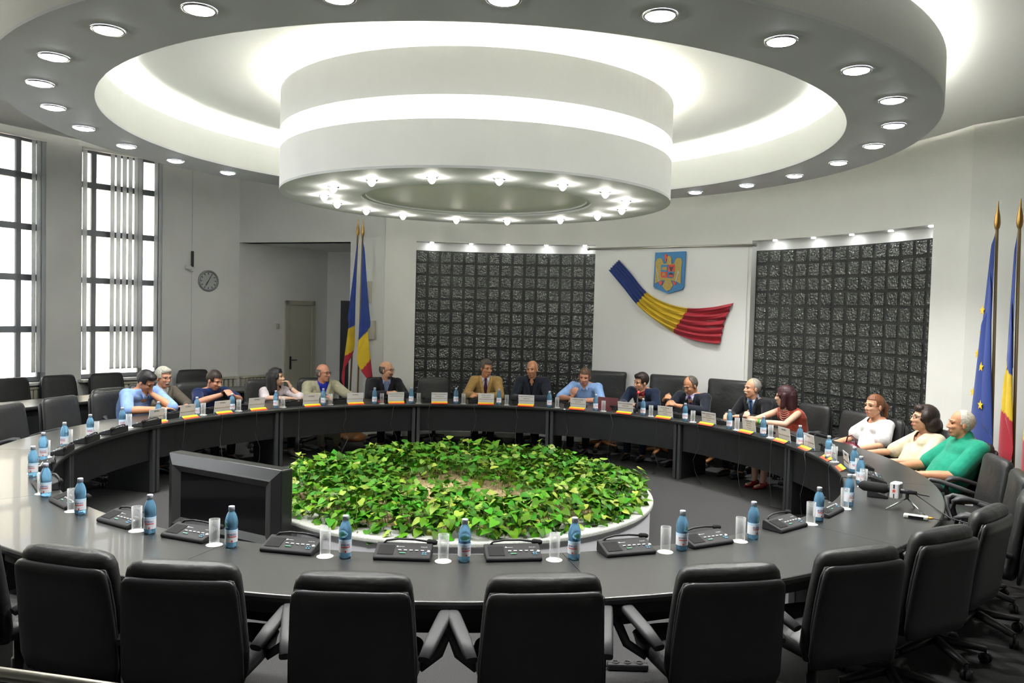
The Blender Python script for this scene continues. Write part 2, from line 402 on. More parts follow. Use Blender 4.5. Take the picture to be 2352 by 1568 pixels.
for i, w in enumerate(drumang):
    lb = 'halogen bulb under the ceiling drum, %s clockwise in the photo from the front one' % ORD[i]
    lb = 'halogen bulb under the drum, %s going left from the one nearest the camera' % ORD[i]
    loc = (CC[0]+1.44*math.cos(R_(w)), CC[1]+1.44*math.sin(R_(w)), 3.113)
    if first is None:
        first = t = thing('halogen_spot', lb, 'ceiling light', loc, 0, 'halogen bulbs under the ceiling drum')
        m = MB(); m.lathe([(.036, 0), (.05, -.003), (.048, -.008), (.03, -.010)], n=20); m.build('trim_ring', M_CHROME, t)
        m = MB(); m.lathe([(.03, -.004), (.034, -.018), (.024, -.036), (.014, -.048), (.001, -.054)], n=16); m.build('bulb', M_LAMPW, t)
    else: dup(first, loc, 0, lb, 'halogen bulbs under the ceiling drum')
first = None
for gi, angs in enumerate(([95.84, 89.03, 82.57, 75.86, 69.1], [36.48, 30.12, 23.92, 17.63, 11.2])):
    for i, w in enumerate(angs):
        lb = 'small spotlight in the recess above the %s glass-block panel, %s from left' % (('left', 'right')[gi], ORD[i])
        loc = pol(w, RW+.08, 3.169)
        if first is None:
            first = t = thing('recess_spot', lb, 'ceiling light', loc, R_(w), 'spotlights above the glass blocks')
            m = MB(); m.lathe([(.03, 0), (.045, -.004), (.03, -.008)], n=16); m.build('trim_ring', M_CHROME, t)
            m = MB(); m.lathe([(.032, -.004), (.028, -.012), (.001, -.016)], n=16); m.build('bulb', M_LAMP, t)
        else: dup(first, loc, R_(w), lb, 'spotlights above the glass blocks')
# windows: frames, panes, sills, vertical blinds
for wi, (a0, a1) in enumerate(WIN[:4]):
    c0, c1 = Vector(pol(a1, RL+.16)), Vector(pol(a0, RL+.16)); d = (c1-c0); L = d.length; ang = math.atan2(d.y, d.x)
    T = Matrix.Translation((c0.x, c0.y, 0)) @ rotz(ang)      # local x runs left to right seen from the room, local -y towards the room
    fr = MB(); fr.X = T
    def bar(x0, x1, z0, z1, dy=.06): fr.box(((x0+x1)/2, 0, (z0+z1)/2), (x1-x0, dy, z1-z0))
    bar(0, .05, *WZ); bar(L-.05, L, *WZ); bar(0, L, WZ[0], WZ[0]+.06); bar(0, L, WZ[1]-.06, WZ[1])
    for fx in (.19, .76) if wi != 1 else (.17, .74): bar(fx*L-.035, fx*L+.035, *WZ)
    for z in (1.64, 2.38, 3.10, 3.82): bar(0, L, z-.045, z+.045)
    w = struct(fr.build('window_%d' % (wi+1), M_WFRAME))
    p = MB(); p.X = T; p.box((L/2, .0, (WZ[0]+WZ[1])/2), (L-.04, .006, WZ[1]-WZ[0]-.04)); p.build('pane', M_PANE, w)
    s = MB(); s.sector(RL-.16, RL+.12, .85, .89, a0-.4, a1+.4, 12); s.build('sill', M_TRIMW, w, bevel=.006)
    if wi < 3:
        bl = thing('vertical_blind', ['white vertical blind in the tall window nearest the clock', 'white vertical blind in the tall window at the left picture edge', 'white vertical blind in the window left of the picture'][wi], 'blind', (c0.x, c0.y, 0), ang, 'vertical blinds')
        rl = MB(); rl.box((L/2, -.17, WZ[1]-.025), (L*.98, .04, .035)); rl.build('head_rail', M_TRIMW, bl)
        if wi == 0: xs_ = [.04, .36, .432, .504, .576, .648, .70, .90, .96]
        else: xs_ = [.03, .10, .84, .90, .96]
        for k, fx in enumerate(xs_):
            z1 = WZ[1]-.045; z0 = 1.03
            sl = MB(); Ms = rotz(R_(22)); sl.box((fx*L, -.17, (z0+z1)/2), (.085, .0015, z1-z0), M=Ms); sl.box((fx*L, -.17, z0+.01), (.085, .004, .025), M=Ms)
            sl.build('slat', M_SLAT, bl)
# facade across the street
b = thing('building', 'pale cream building seen through the tall left windows', 'building', pol(146, 14.5), R_(56))
m = MB(); m.box((0, 2, 1.2), (22, .4, 8.4)); m.build('facade', M_FACADE, b)
for k in range(6):
    m = MB(); m.box((-9+3.4*k, 1.78, 2.4), (1.2, .06, 1.9)); m.box((-9+3.4*k, 1.74, 1.4), (1.5, .14, .1)); m.build('window', M_WFRAME, b)
# doors
dW = Vector((B_[0]-A_[0], B_[1]-A_[1], 0)); angW = math.atan2(dW.y, dW.x)
T = Matrix.Translation((A_[0], A_[1], 0)) @ rotz(angW)
m = MB(); m.X = T
for x0, x1, z0, z1 in ((1.00, 1.08, 0, 2.17), (1.62, 1.70, 0, 2.17), (1.00, 1.70, 2.09, 2.17)): m.box(((x0+x1)/2, -.015, (z0+z1)/2), (x1-x0, .05, z1-z0))
d1 = struct(m.build('door_1', M_CREAM, bevel=.006))
m = MB(); m.X = T; m.box((1.35, -.008, 1.04), (.54, .03, 2.08)); m.build('door_leaf', M_CREAM, d1)
m = MB(); m.X = T; m.box((1.125, -.03, 1.02), (.035, .012, .24)); m.tube([(1.125, -.035, 1.07), (1.125, -.075, 1.07), (1.24, -.075, 1.07)], .009, 8); m.build('door_handle', M_PLAST, d1)
dW2 = Vector((D_[0]-B_[0], D_[1]-B_[1], 0)); T2 = Matrix.Translation((B_[0], B_[1], 0)) @ rotz(math.atan2(dW2.y, dW2.x))
m = MB(); m.X = T2; m.box((.78, -.012, 1.10), (1.0, .03, 2.2)); struct(m.build('door_2', M_DARKDOOR))
m = MB(); m.X = T; m.box((.837, -.012, 1.70), (.07, .02, .09)); m.box((.837, -.026, 1.70), (.03, .012, .05)); tag(m.build('light_switch', M_CREAM, bevel=.004), 'small cream light switch left of the cream door', 'switch')
TP = Matrix.Translation((A_[0], A_[1], 0)) @ rotz(math.atan2(dP.y, dP.x))
m = MB(); m.X = TP; m.box((2.57, -.03, 2.33), (.10, .06, .34)); tag(m.build('junction_box', M_CREAM, bevel=.005), 'tall cream box on the pier behind the left flags', 'box')
m = MB(); m.X = TP; m.box((2.655, -.04, 1.72), (.12, .08, .30)); tag(m.build('junction_box', M_CREAM, bevel=.005), 'lower cream wall box beside the yellow part of the left flags', 'box')
# clock
dK = Vector((A_[0]-K[0], A_[1]-K[1], 0)); TK = Matrix.Translation((K[0], K[1], 0)) @ rotz(math.atan2(dK.y, dK.x))
t = thing('wall_clock', 'round silver wall clock with grey dial to the right of the windows', 'clock', (-4.305, 5.929, 2.455), math.atan2(dK.y, dK.x))
rx90 = Matrix.Rotation(R_(90), 4, 'X')
m = MB(); m.X = rx90; m.lathe([(.145, 0), (.172, 0), (.178, .02), (.165, .035), (.148, .03), (.145, .01)], n=40); m.build('rim', mat('clock_rim', (.30, .31, .32), .35, .6), t)
m = MB(); m.X = rx90; m.disc(.15, .012, n=40); m.build('dial', mat('clock_dial', (.48, .50, .50), .5), t)
m = MB(); m.X = rx90
for k in range(12):
    w = R_(30*k); m.box((.122*math.sin(w), .122*math.cos(w), .014), (.012, .026, .003), M=rotz(-w))
m.build('hour_marks', M_INK, t)
m = MB(); m.X = rx90; m.tube([(0, 0, .018), (-.045, -.075, .018)], .006, 6); m.tube([(0, 0, .018), (.045, .085, .018)], .004, 6); m.build('hand', M_INK, t)
t = thing('wall_sensor', 'black rod on a white bracket fixed to the wall above the clock', 'sensor', (-4.52, 5.70, 2.66), math.atan2(dK.y, dK.x))
m = MB(); m.box((.01, -.05, .14), (.035, .05, .26)); m.build('rod', M_PLAST, t, bevel=.008)
m = MB(); m.box((-.02, -.03, 0), (.14, .06, .05)); m.tube([(-.09, -.03, .03), (-.02, -.06, -.06), (.03, -.03, -.06)], .009, 6); m.build('bracket', M_TRIMW, t)
# radiators
def radiator(T, x0, x1, label):
    t = thing('radiator', label, 'radiator'); n = int((x1-x0)/.075)
    for k in range(n):
        x = x0+(k+.5)*(x1-x0)/n
        m = MB(); m.X = T; m.box((x, -.07, .50), (.062, .07, .58)); m.build('fin', M_CREAM, t, bevel=.012)
    m = MB(); m.X = T; m.box(((x0+x1)/2, -.07, .815), (x1-x0, .09, .03)); m.build('top_grille', M_CREAM, t)
    m = MB(); m.X = T; m.tube([(x0-.06, -.07, .28), (x1+.05, -.07, .28)], .014, 8); m.tube([(x0-.05, -.07, .28), (x0-.05, -.07, 0)], .014, 8); m.build('pipe', M_CREAM, t)
radiator(T, .02, .80, 'cream ribbed radiator on the wall left of the cream door')
radiator(TK, .12, .78, 'cream ribbed radiator under the wall clock')
for wi, (a0, a1) in enumerate(WIN[:2]):
    c0, c1 = Vector(pol(a1, RL-.03)), Vector(pol(a0, RL-.03)); d = c1-c0
    radiator(Matrix.Translation((c0.x, c0.y, 0)) @ rotz(math.atan2(d.y, d.x)), .1, d.length-.1, ['white radiator under the window nearest the clock', 'white radiator under the window at the left picture edge'][wi])

# ------------------------------------------------------------------ round conference table
seg = [-111.3, -80.5, -51.2, -21.9, 7.5, 38.3, 69.4, 100.5, 132, 161.7, 187.8, 217.8, 248.7]
seglab = ['nearest the camera, left of its middle seam', 'at lower right, from the middle seam on', 'at the right end under the press microphone', 'on the right before the green polo',
          'before the woman in red', 'before the man in the navy suit', 'before the bald man in dark suit', 'before the man in beige jacket', 'before the man in navy T-shirt', 'before the man in blue shirt',
          'at the left edge below the window reflection', 'at the lower left behind the television']
RI, RO = 3.45, 4.147
def desk(a0, a1, ri, ro, label, name, group, front=True, post=True, n=18):
    t = thing(name, label, 'table', (0, 0, 0), 0, group); g = .03/ri*57.3*.05
    m = MB(); N = n; rs = []
    prof = [(ri, .716), (ri-.004, .722), (ri-.005, .738), (ri, .749), (ri+.006, .75), (ro-.006, .75), (ro, .747), (ro+.005, .735), (ro+.004, .716), (ro-.002, .708), (ri+.004, .708)]
    for i in range(N+1):
        w = R_(a0+g+(a1-a0-2*g)*i/N); rs.append([(r*math.cos(w), r*math.sin(w), z) for r, z in prof])
    m.rings(rs, 0, False, True); m.build('tabletop', M_TABLE, t)
    m = MB(); m.sector(ri+.075, ri+.10, .36, .706, a0+.5, a1-.5, n); m.build('modesty_panel', M_TABSIDE, t)
    m = MB(); m.sector(ro-.09, ro-.065, .635, .706, a0+.5, a1-.5, n); m.build('rail', M_TABSIDE, t)
    for s_, w in ((1, a0), (-1, a1)):
        X = rotz(R_(w)); y = s_*.032
        m = MB(); m.X = X; m.box(((ri+ro)/2, y, .354), (ro-ri-.16, .03, .704)); m.build('side_panel', M_TABSIDE, t)
        if post:
            m = MB(); m.X = X; m.box((ri+.055, y, .354), (.05, .044, .704)); m.build('leg', M_POST, t, bevel=.008)
    return t
for i in range(12):
    desk(seg[i], seg[i+1], RI, RO, 'black desk section of the round table ' + seglab[i], 'conference_table', 'sections of the round table')
for i, (a0, a1) in enumerate(((122.6, 145), (145, 168), (168, 191))):
    desk(a0, a1, 5.77, 6.45, 'black back row desk by the windows, ' + ('right-hand one with its end panel in view', 'middle one', 'leftmost one')[i], 'back_row_desk', 'desks of the back row')

# ------------------------------------------------------------------ planter with pothos
pt = thing('planter', 'low round white planter with terrazzo rim in the middle of the table ring', 'planter')
m = MB(); m.sector(1.60, 1.835, 0, .30, n=96); m.build('wall', M_PLANTW, pt)
m = MB(); m.sector(1.52, 1.864, .30, .342, n=96); m.build('rim', M_GRANITE, pt, bevel=.012)
m = MB()
for i in range(14):
    rs = []
G = 28; vs = [(0, 0, .36)]; fs = []
for i in range(1, 15):
    for j in range(G*2):
        r = 1.6*i/14; w = PI*j/G; vs.append((r*math.cos(w), r*math.sin(w), .36-.05*(i/14)**2+.02*random.random()))
n2 = G*2
for j in range(n2): fs.append((0, 1+j, 1+(j+1) % n2))
for i in range(13):
    for j in range(n2): fs.append((1+i*n2+j, 1+i*n2+(j+1) % n2, 1+(i+1)*n2+(j+1) % n2, 1+(i+1)*n2+j))
m.add(vs, fs, 0, True); m.build('gravel', M_SOIL, pt)
# heart-shaped leaf, folded along the midrib
half = [(0, 0), (.24, -.10), (.42, .02), (.46, .20), (.38, .45), (.20, .75), (0, 1.05)]
lv = []; 
def leaf(mb, p, size, heading, tilt, rollv, mi):
    T = Matrix.Translation(p) @ rotz(heading) @ Matrix.Rotation(tilt, 4, 'X') @ Matrix.Rotation(rollv, 4, 'Y') @ Matrix.Scale(size, 4)
    mid = [(0, y, .10*math.sin(PI*min(y, 1))-.25*y*y*.5) for y in (0, .02, .12, .3, .52, .8, 1.05)]
    vs = [T @ Vector(q) for q in mid]; k = len(mid); fs = []
    for sgn in (1, -1):
        o = len(vs); vs += [T @ Vector((sgn*x, y, .22*x-.25*y*y*.5+.02)) for x, y in half]
        for i in range(k-1):
            q = (i, i+1, o+i+1, o+i); fs.append(q if sgn < 0 else q[::-1])
    mb.add(vs, fs, mi, True)
m = MB(); st = MB(); rnd = random.Random(11)
bare = [(-.25, -.2, .34), (.25, -.45, .30), (-.45, -.65, .22), (.55, -.75, .24), (-.05, .1, .22), (.85, -.35, .2)]
cnt = 0
while cnt < 6200:
    r = 1.80*math.sqrt(rnd.random()); w = rnd.random()*2*PI; x, y = r*math.cos(w), r*math.sin(w)
    pb = 1.
    for bx, by, br in bare:
        dd = math.hypot(x-bx, y-by)/br
        if dd < 1: pb *= .05+.4*dd*dd
    if rnd.random() > pb: continue
    cnt += 1
    edge = max(0, (r-1.50)/.30); h = .375+.165*rnd.random()**.8+.05*math.sin(x*4+1)*math.cos(y*3.3); h -= .10*edge
    if pb < .6: h -= .07
    s = rnd.uniform(.052, .092); hd = w-PI/2+rnd.gauss(0, 1.1); tl = rnd.gauss(-.10, .45)-.4*edge; mi = 1 if rnd.random() < .16 else 0
    leaf(m, (x, y, h), s, hd, tl, rnd.gauss(0, .35), mi)
    if rnd.random() < .3: st.tube([(x*.97, y*.97, h-.14), (x*.985, y*.985, h-.05), (x, y, h)], .0028, 4, 0, False)
for k in range(46):
    w = rnd.random()*2*PI if k > 14 else R_(rnd.uniform(0, 180)); r = rnd.uniform(1.1, 1.72); x, y = r*math.cos(w), r*math.sin(w); hh = rnd.uniform(.50, .60); q = Vector((x, y, .36))
    lean = Vector((rnd.gauss(0, .06), rnd.gauss(0, .06), 0)); top = Vector((x, y, hh))+lean
    st.tube([q, q*.5+top*.5+Vector((0, 0, .02)), top], .004, 5, 0, False)
    for j in range(4):
        leaf(m, top-Vector((0, 0, .04*j)), rnd.uniform(.065, .10), rnd.random()*2*PI, rnd.uniform(-.7, .4), rnd.gauss(0, .3), 1 if rnd.random() < .35 else 0)
q = Vector((1.72, .25, .40))
for k, (dx, dz) in enumerate(((.05, .08), (.10, .10), (.14, .06), (.17, .02))):
    leaf(m, q+Vector((dx, .01*k, dz)), .10, R_(-90+20*k), -.3, .2*k, k % 2)
st.tube([q+Vector((-.1, 0, -.05)), q+Vector((.05, 0, .07)), q+Vector((.17, .03, .02))], .005, 5, 0, False)
me = m.mesh('pothos'); po = link('pothos_foliage', me, [M_LEAF, M_LEAFY])
tag(po, 'dense bed of green and yellow heart-shaped pothos leaves filling the round planter', 'plant', kind='stuff')
st.build('stems', M_STEM, po, fix=False)

# ------------------------------------------------------------------ chairs
def slab(mb, secs, n=28, sq=4., mi=0):           # secs: (y, z, half width, half thickness)
    rs = []
    for i, (y, z, hw, ht) in enumerate(secs):
        a = secs[max(i-1, 0)]; b = secs[min(i+1, len(secs)-1)]
        t = Vector((0, b[0]-a[0], b[1]-a[1])).normalized(); nn = Vector((0, t.z, -t.y)); ring = []
        for j in range(n):
            w = 2*PI*j/n; c_, s_ = math.cos(w), math.sin(w)
            ring.append(Vector((0, y, z)) + Vector((1, 0, 0))*(hw*math.copysign(abs(c_)**(2/sq), c_)) + nn*(ht*math.copysign(abs(s_)**(2/2.6), s_)))
        rs.append(ring)
    mb.rings(rs, mi, True, True)
def star_base(t, woodm=None, zc=.40):
    m = MB(); m.lathe([(.03, .10), (.03, .26), (.022, .26), (.022, zc)], n=14, cap=True); m.build('gas_column', M_PLAST, t)
    for k in range(5):
        w = R_(72*k+20); c_, s_ = math.cos(w), math.sin(w)
        m = MB(); m.tube([(.02*c_, .02*s_, .125), (.16*c_, .16*s_, .105), (.30*c_, .30*s_, .085)], [.030, .026, .020], 8, flat=(1., .8), sq=4.)
        lg = m.build('leg', woodm or M_PLAST, t)
        m = MB(); X = Matrix.Translation((.30*c_, .30*s_, .033)) @ rotz(w+.6)
        for sx in (-1, 1):
            m.X = X @ Matrix.Translation((sx*.016, 0, 0)) @ Matrix.Rotation(R_(90), 4, 'Y'); m.lathe([(.012, -.011), (.030, -.010), (.033, 0), (.030, .010), (.012, .011)], n=14, cap=True)
        m.X = X; m.tube([(0, 0, .0), (0, 0, .06)], .008, 6); m.build('caster', M_PLAST, lg)
def make_chair(label, group):
    t = thing('office_chair', label, 'chair', (0, 0, 0), 0, group)
    m = MB(); X = [(-.24, .02), (-.225, .055), (0, .062), (.18, .06), (.245, .05), (.265, .02)]
    rs = []
    for y, h in X:
        hw = .25 if abs(y) < .2 else .235
        rs.append([Vector((hw*math.copysign(abs(math.cos(w))**.5, math.cos(w)), y, .485 + h*math.copysign(abs(math.sin(w))**.7, math.sin(w)))) for w in [2*PI*j/24 for j in range(24)]])
    m.rings(rs, 0, True, True); m.build('seat', M_LEATHER2, t)
    m = MB(); slab(m, [(-.205, .445, .20, .012), (-.205, .45, .235, .035), (-.215, .52, .262, .045), (-.225, .62, .262, .047), (-.243, .76, .255, .045), (-.262, .88, .248, .047), (-.272, .935, .242, .055), (-.280, .965, .232, .052), (-.286, .985, .212, .035), (-.288, .992, .17, .012)])
    bk = m.build('backrest', M_LEATHER2, t)
    m = MB(); slab(m, [(-.262, .425, .20, .008), (-.262, .43, .24, .02), (-.272, .50, .262, .026), (-.283, .62, .260, .028), (-.300, .76, .252, .028), (-.318, .87, .245, .030), (-.325, .915, .238, .030), (-.329, .932, .222, .018), (-.330, .937, .19, .006)])
    bs = m.build('back_shell', M_LEATHER, bk)
    m = MB(); pts = []
    for sx, z, y in [(-.232, .45, -.27), (-.252, .62, -.272), (-.246, .76, -.286), (-.238, .88, -.305), (-.225, .925, -.312), (-.12, .94, -.315), (0, .942, -.315)]: pts.append((sx, y, z))
    pts += [(-x, y, z) for x, y, z in pts[-2::-1]]
    m.tube(pts, .008, 6); m.build('piping', M_LEATHER, bk)
    for s_ in (-1, 1):
        m = MB(); m.tube([(s_*.288, -.22, .615), (s_*.31, -.11, .65), (s_*.348, .05, .695), (s_*.364, .12, .70), (s_*.368, .155, .68), (s_*.36, .155, .60), (s_*.32, .11, .50), (s_*.24, .05, .455)],
                         [.026, .031, .032, .031, .028, .024, .024, .02], 12, flat=(1., .62), up=(0, -.3, 1), sq=3.)
        m.build('armrest', M_PLASTG, t)
    m = MB(); m.box((0, 0, .415), (.22, .26, .035)); m.build('seat_plate', M_PLAST, t, bevel=.008)
    star_base(t); return t
def make_exec(label, group):
    t = thing('executive_chair', label, 'chair', (0, 0, 0), 0, group)
    m = MB(); slab(m, [(-.26, .44, .27, .02), (-.2, .46, .30, .06), (0, .485, .30, .07), (.2, .485, .30, .065), (.27, .47, .28, .03)], sq=4)
    m.build('seat', M_LEATHER2, t)
    m = MB(); slab(m, [(-.25, .46, .26, .01), (-.25, .47, .30, .04), (-.27, .65, .31, .05), (-.30, .90, .31, .055), (-.33, 1.06, .31, .06), (-.34, 1.11, .315, .075), (-.347, 1.15, .315, .07), (-.352, 1.175, .305, .045), (-.353, 1.183, .28, .012)])
    bk = m.build('backrest', M_LEATHER2, t)
    m = MB(); slab(m, [(-.31, .46, .28, .012), (-.33, .70, .295, .02), (-.37, 1.02, .295, .02), (-.38, 1.06, .28, .01)]); m.build('back_shell', M_LEATHER, bk)
    for s_ in (-1, 1):
        m = MB(); m.tube([(s_*.33, -.25, .60), (s_*.34, -.1, .65), (s_*.34, .14, .67), (s_*.33, .20, .64), (s_*.32, .16, .52), (s_*.29, .05, .45)], [.03, .034, .034, .028, .024, .022], 12, flat=(1, .7), sq=3.)
        m.build('armrest', M_PLASTG, t)
    m = MB(); m.box((0, 0, .40), (.25, .28, .03)); m.build('seat_plate', M_PLAST, t)
    star_base(t, M_WOOD, .39); return t
CH = make_chair('', ''); EX = make_exec('', ''); used = {}
def put_chair(a, r, label, group, proto=CH, turn=0.):
    loc = pol(a, r); rz = R_(a+90+turn)
    if proto not in used:
        used[proto] = 1; proto.location = loc; proto.rotation_euler = (0, 0, rz); proto['label'] = label; proto['group'] = group; return proto
    return dup(proto, loc, rz, label, group)
for i, (a, tn) in enumerate(((-121.5, 4), (-112.2, 3), (-105.3, 10), (-95.5, 2), (-85.4, -1), (-74.3, -8), (-64.6, -9), (-55.2, -10), (-46, -6))):
    put_chair(a, 4.23, 'black leather chair seen from behind in the near row, %s from left' % ORD[i], 'front row chairs', turn=tn)
for i, a in enumerate((-37, -28, -19.5)):
    put_chair(a, 4.36, 'empty black armchair on the right table edge, %s from the near row' % ORD[i], 'chairs on the right of the table', turn=(-4, 0, 4)[i])
for i, a in enumerate((171.8, 162.6, 154.2)):
    put_chair(a, 4.42, 'empty black chair left of the round table, ' + ('cut by the picture edge', 'just behind two water bottles', 'partly behind the man in blue shirt')[i], 'empty chairs on the left of the table')
for i, a in enumerate((150.6, 145.2, 139.5, 128.6)):
    put_chair(a, 6.78, 'empty black office chair behind the back row desk, ' + ('cut by the left picture edge', 'below the pillar between the windows', 'behind the man in blue shirt', 'beside the head of the white-haired man')[i], 'chairs of the back row')
put_chair(95.3, 4.62, 'empty black leather chair before the left glass-block panel', 'chairs at the far side')
put_chair(16.3, 4.60, 'empty black chair to the right of the woman in red', 'chairs at the far side')
for a, tn, w in ((63.4, 3, 'man in light-blue short sleeves'), (51.8, 4, 'dark-haired man in navy suit'), (41.2, 4, 'man with the purple tie')):
    put_chair(a, 4.72, 'high-backed black leather chair with wooden base behind the ' + w, 'high-backed chairs', EX, tn)

# ------------------------------------------------------------------ things on the table
def make_bottle():
    t = thing('water_bottle', '', 'bottle')
    prof = [(.001, .004), (.022, .001), (.0305, .004), (.032, .012), (.0315, .022), (.033, .030), (.033, .10), (.031, .106), (.0325, .118), (.034, .132), (.0335, .146), (.030, .165), (.0235, .183), (.017, .194), (.0148, .199), (.0148, .204), (.001, .204)]
    m = MB(); m.lathe(prof, n=24); m.build('bottle_body', M_PET, t)
    m = MB(); m.lathe([(.001, .2265), (.014, .2265), (.016, .225), (.0166, .222), (.0166, .2015), (.001, .2015)], n=20); m.build('cap', M_CAP, t)
    m = MB(); m.lathe([(.0336, .034), (.0337, .036), (.0337, .088)], n=28, mi=0); m.lathe([(.0337, .088), (.0337, .101), (.0334, .1025)], n=28, mi=1); lb = m.build('label', [M_LABEL, M_LABELB], t, fix=False)
    def wrap(me, z):
        for v in me.vertices:
            w = v.co.x/.034; r = .0341+v.co.z; y = v.co.y; v.co = (r*math.sin(w), -r*math.cos(w), z+y)
        return me
    link('lettering', wrap(text_mesh('BORSEC', .0150, ext=.0001), .076), M_TXTB, lb)
    m = MB()
    for z0, z1, w0, w1 in ((.062, .0665, -.75, .75), (.036, .046, -.12, .12)):
        vs = []; n = 10
        for i in range(n+1):
            w = w0+(w1-w0)*i/n
            for z in (z0, z1): vs.append((.0341*math.sin(w), -.0341*math.cos(w), z))
        m.add(vs, [(2*i, 2*i+2, 2*i+3, 2*i+1) for i in range(n)])
    m.build('red_marks', M_TXTR, lb, fix=False); return t
def make_glass():
    t = thing('water_glass', '', 'glass')
    m = MB(); m.lathe([(.001, .004), (.024, .004), (.0255, .010), (.0275, .142), (.0292, .142), (.0275, .002), (.026, .0015), (.001, .0015)], n=24); m.build('glass_body', M_GLASS, t); return t
def make_coaster():
    m = MB(); m.lathe([(.001, 0), (.044, 0), (.0445, .0008), (.043, .0014), (.001, .0014)], n=28); return tag(m.build('coaster', M_COAST), '', 'coaster')
def make_unit():
    t = thing('discussion_unit', '', 'conference microphone')                  # front edge faces -y (towards the seat)
    w0, w1 = .150, .136
    pr = [(-.07, .0), (-.072, .012), (-.066, .022), (.052, .058), (.064, .060), (.070, .052), (.072, 0)]
    m = MB(); m.rings([[(sx*(w0 if sx else 1), y, z) for y, z in pr] for sx in (-1, 1)], 0, False, True)
    m.build('housing', M_UNIT, t, bevel=.006)
    sl = math.atan2(.036, .118); TS = Matrix.Translation((0, -.066, .0225)) @ Matrix.Rotation(sl, 4, 'X')
    m = MB(); m.X = TS; m.box((-.09, .060, .001), (.085, .085, .002)); m.build('speaker_grille', M_FOAM, t)
    m = MB(); m.X = TS
    for k in range(5): m.box((-.018+.030*k, .058, .0015), (.017, .008, .004))
    m.build('button_row', M_GREY, t)
    m = MB(); m.X = TS; m.box((0.0, .032, .0015), (.032, .007, .004)); m.build('green_key', M_GREEN, t)
    m = MB(); m.X = TS
    for k in range(4): m.box((.108+.014*(k % 2), .026+.014*(k//2), .0015), (.009, .006, .003))
    m.build('blue_key', M_BLUEK, t)
    m = MB(); m.X = TS; m.X = TS @ Matrix.Translation((.136, .052, 0)); m.lathe([(.001, .005), (.008, .005), (.009, 0)], n=14); m.build('knob', M_GREY, t)
    link('lettering', xform(text_mesh('PHILIPS', .011, ext=.0003), TS @ Matrix.Translation((.108, .090, .0012))), M_GREY, t)
    m = MB(); m.X = TS; m.box((-.012, .091, .001), (.030, .0035, .0015)); m.X = TS @ Matrix.Translation((-.034, .091, .001)); m.lathe([(.001, .001), (.006, .001), (.006, 0)], n=12); m.build('emblem', M_GREY, t)
    mc = MB(); mc.tube([(-.115, .055, .055), (-.10, .060, .070), (-.04, .066, .078), (.05, .070, .076), (.125, .072, .066)], .006, 8)
    g = mc.build('gooseneck', M_PLAST, t)
    mc = MB(); mc.tube([(.115, .072, .067), (.125, .072, .066), (.16, .073, .062), (.172, .073, .060)], [.009, .014, .014, .009], 10); mc.build('microphone_head', M_FOAM, g)
    return t
BT, GLs, CO, UN = make_bottle(), make_glass(), make_coaster(), make_unit()
def make_plate():
    t = thing('name_plate', '', 'name plate')                                   # face looks along +y (towards the middle of the ring)
    m = MB(); Mx = Matrix.Rotation(R_(-8), 4, 'X')
    m.box((0, 0, .082), (.225, .004, .150), M=Mx); m.build('plate', M_PLATE, t)
    m = MB()
    m.X = Matrix.Translation((0, 0, .082)) @ Mx; m.box((0, .0026, -.064), (.225, .0012, .014), mi=0)
    m.X = Matrix.Identity(4); m.box((0, .035, .022), (.225, .030, .003), M=Matrix.Rotation(R_(-32), 4, 'X'), mi=1); m.box((0, .059, .0075), (.225, .028, .003), M=Matrix.Rotation(R_(-28), 4, 'X'), mi=2)
    m.build('flag_foot', [M_SBLUE, M_SYEL, M_SRED], t); return t
NP = make_plate()
near = 'on the near side of the round table, %s from left'
seats = [(-140.7, near % ORD[0]), (-130.8, near % ORD[1]), (-119.5, near % ORD[2]), (-110.2, near % ORD[3]), (-99.6, near % ORD[4]), (-89.5, near % ORD[5]), (-80.0, near % ORD[6]),
         (-69.4, near % ORD[7]), (-60.6, near % ORD[8]), (-48.9, near % ORD[9]), (-39.2, near % ORD[10]),
         (-25.2, 'on the right of the table, nearest the press microphone'), (-17.2, 'on the right of the table before the green polo'), (-7.3, 'on the right before the woman in white blouse'),
         (4.0, 'right of the woman in red'), (15.5, 'before the woman in red'), (25, 'before the man with white moustache'), (36.6, 'before the man with purple tie'), (47.1, 'before the lit red microphone'),
         (58.6, 'before the man in light-blue short sleeves'), (69.6, 'between the bald dark suit and the blue short sleeves'), (81.4, 'between the tan jacket and the bald dark suit'), (91.4, 'to the left of the man in tan jacket'),
         (101.7, 'to the left of the empty far chair'), (110.1, 'to the left of the man in black jacket'), (121.4, 'before the man in beige jacket'), (132.1, 'before the woman in white top with black hair'),
         (142.1, 'before the man in navy T-shirt'), (150.3, 'before the white-haired man in grey jacket'), (159.6, 'before the chin of the man in blue shirt'), (168.8, 'by the elbow of the man in blue shirt'),
         (177.9, 'at the left end before an empty chair'), (186.5, 'on the left table side, third up from lower left'), (196.1, 'on the left table side, second up from lower left'), (207, 'on the left table side, lowest one')]
one = {}
def put(proto, loc, rz, label, group):
    if proto not in one:
        one[proto] = 1; proto.location = loc; proto.rotation_euler = (0, 0, rz); proto['label'] = label; proto['group'] = group; return proto
    return dup(proto, loc, rz, label, group)
TZ = .7502
rb = random.Random(5)
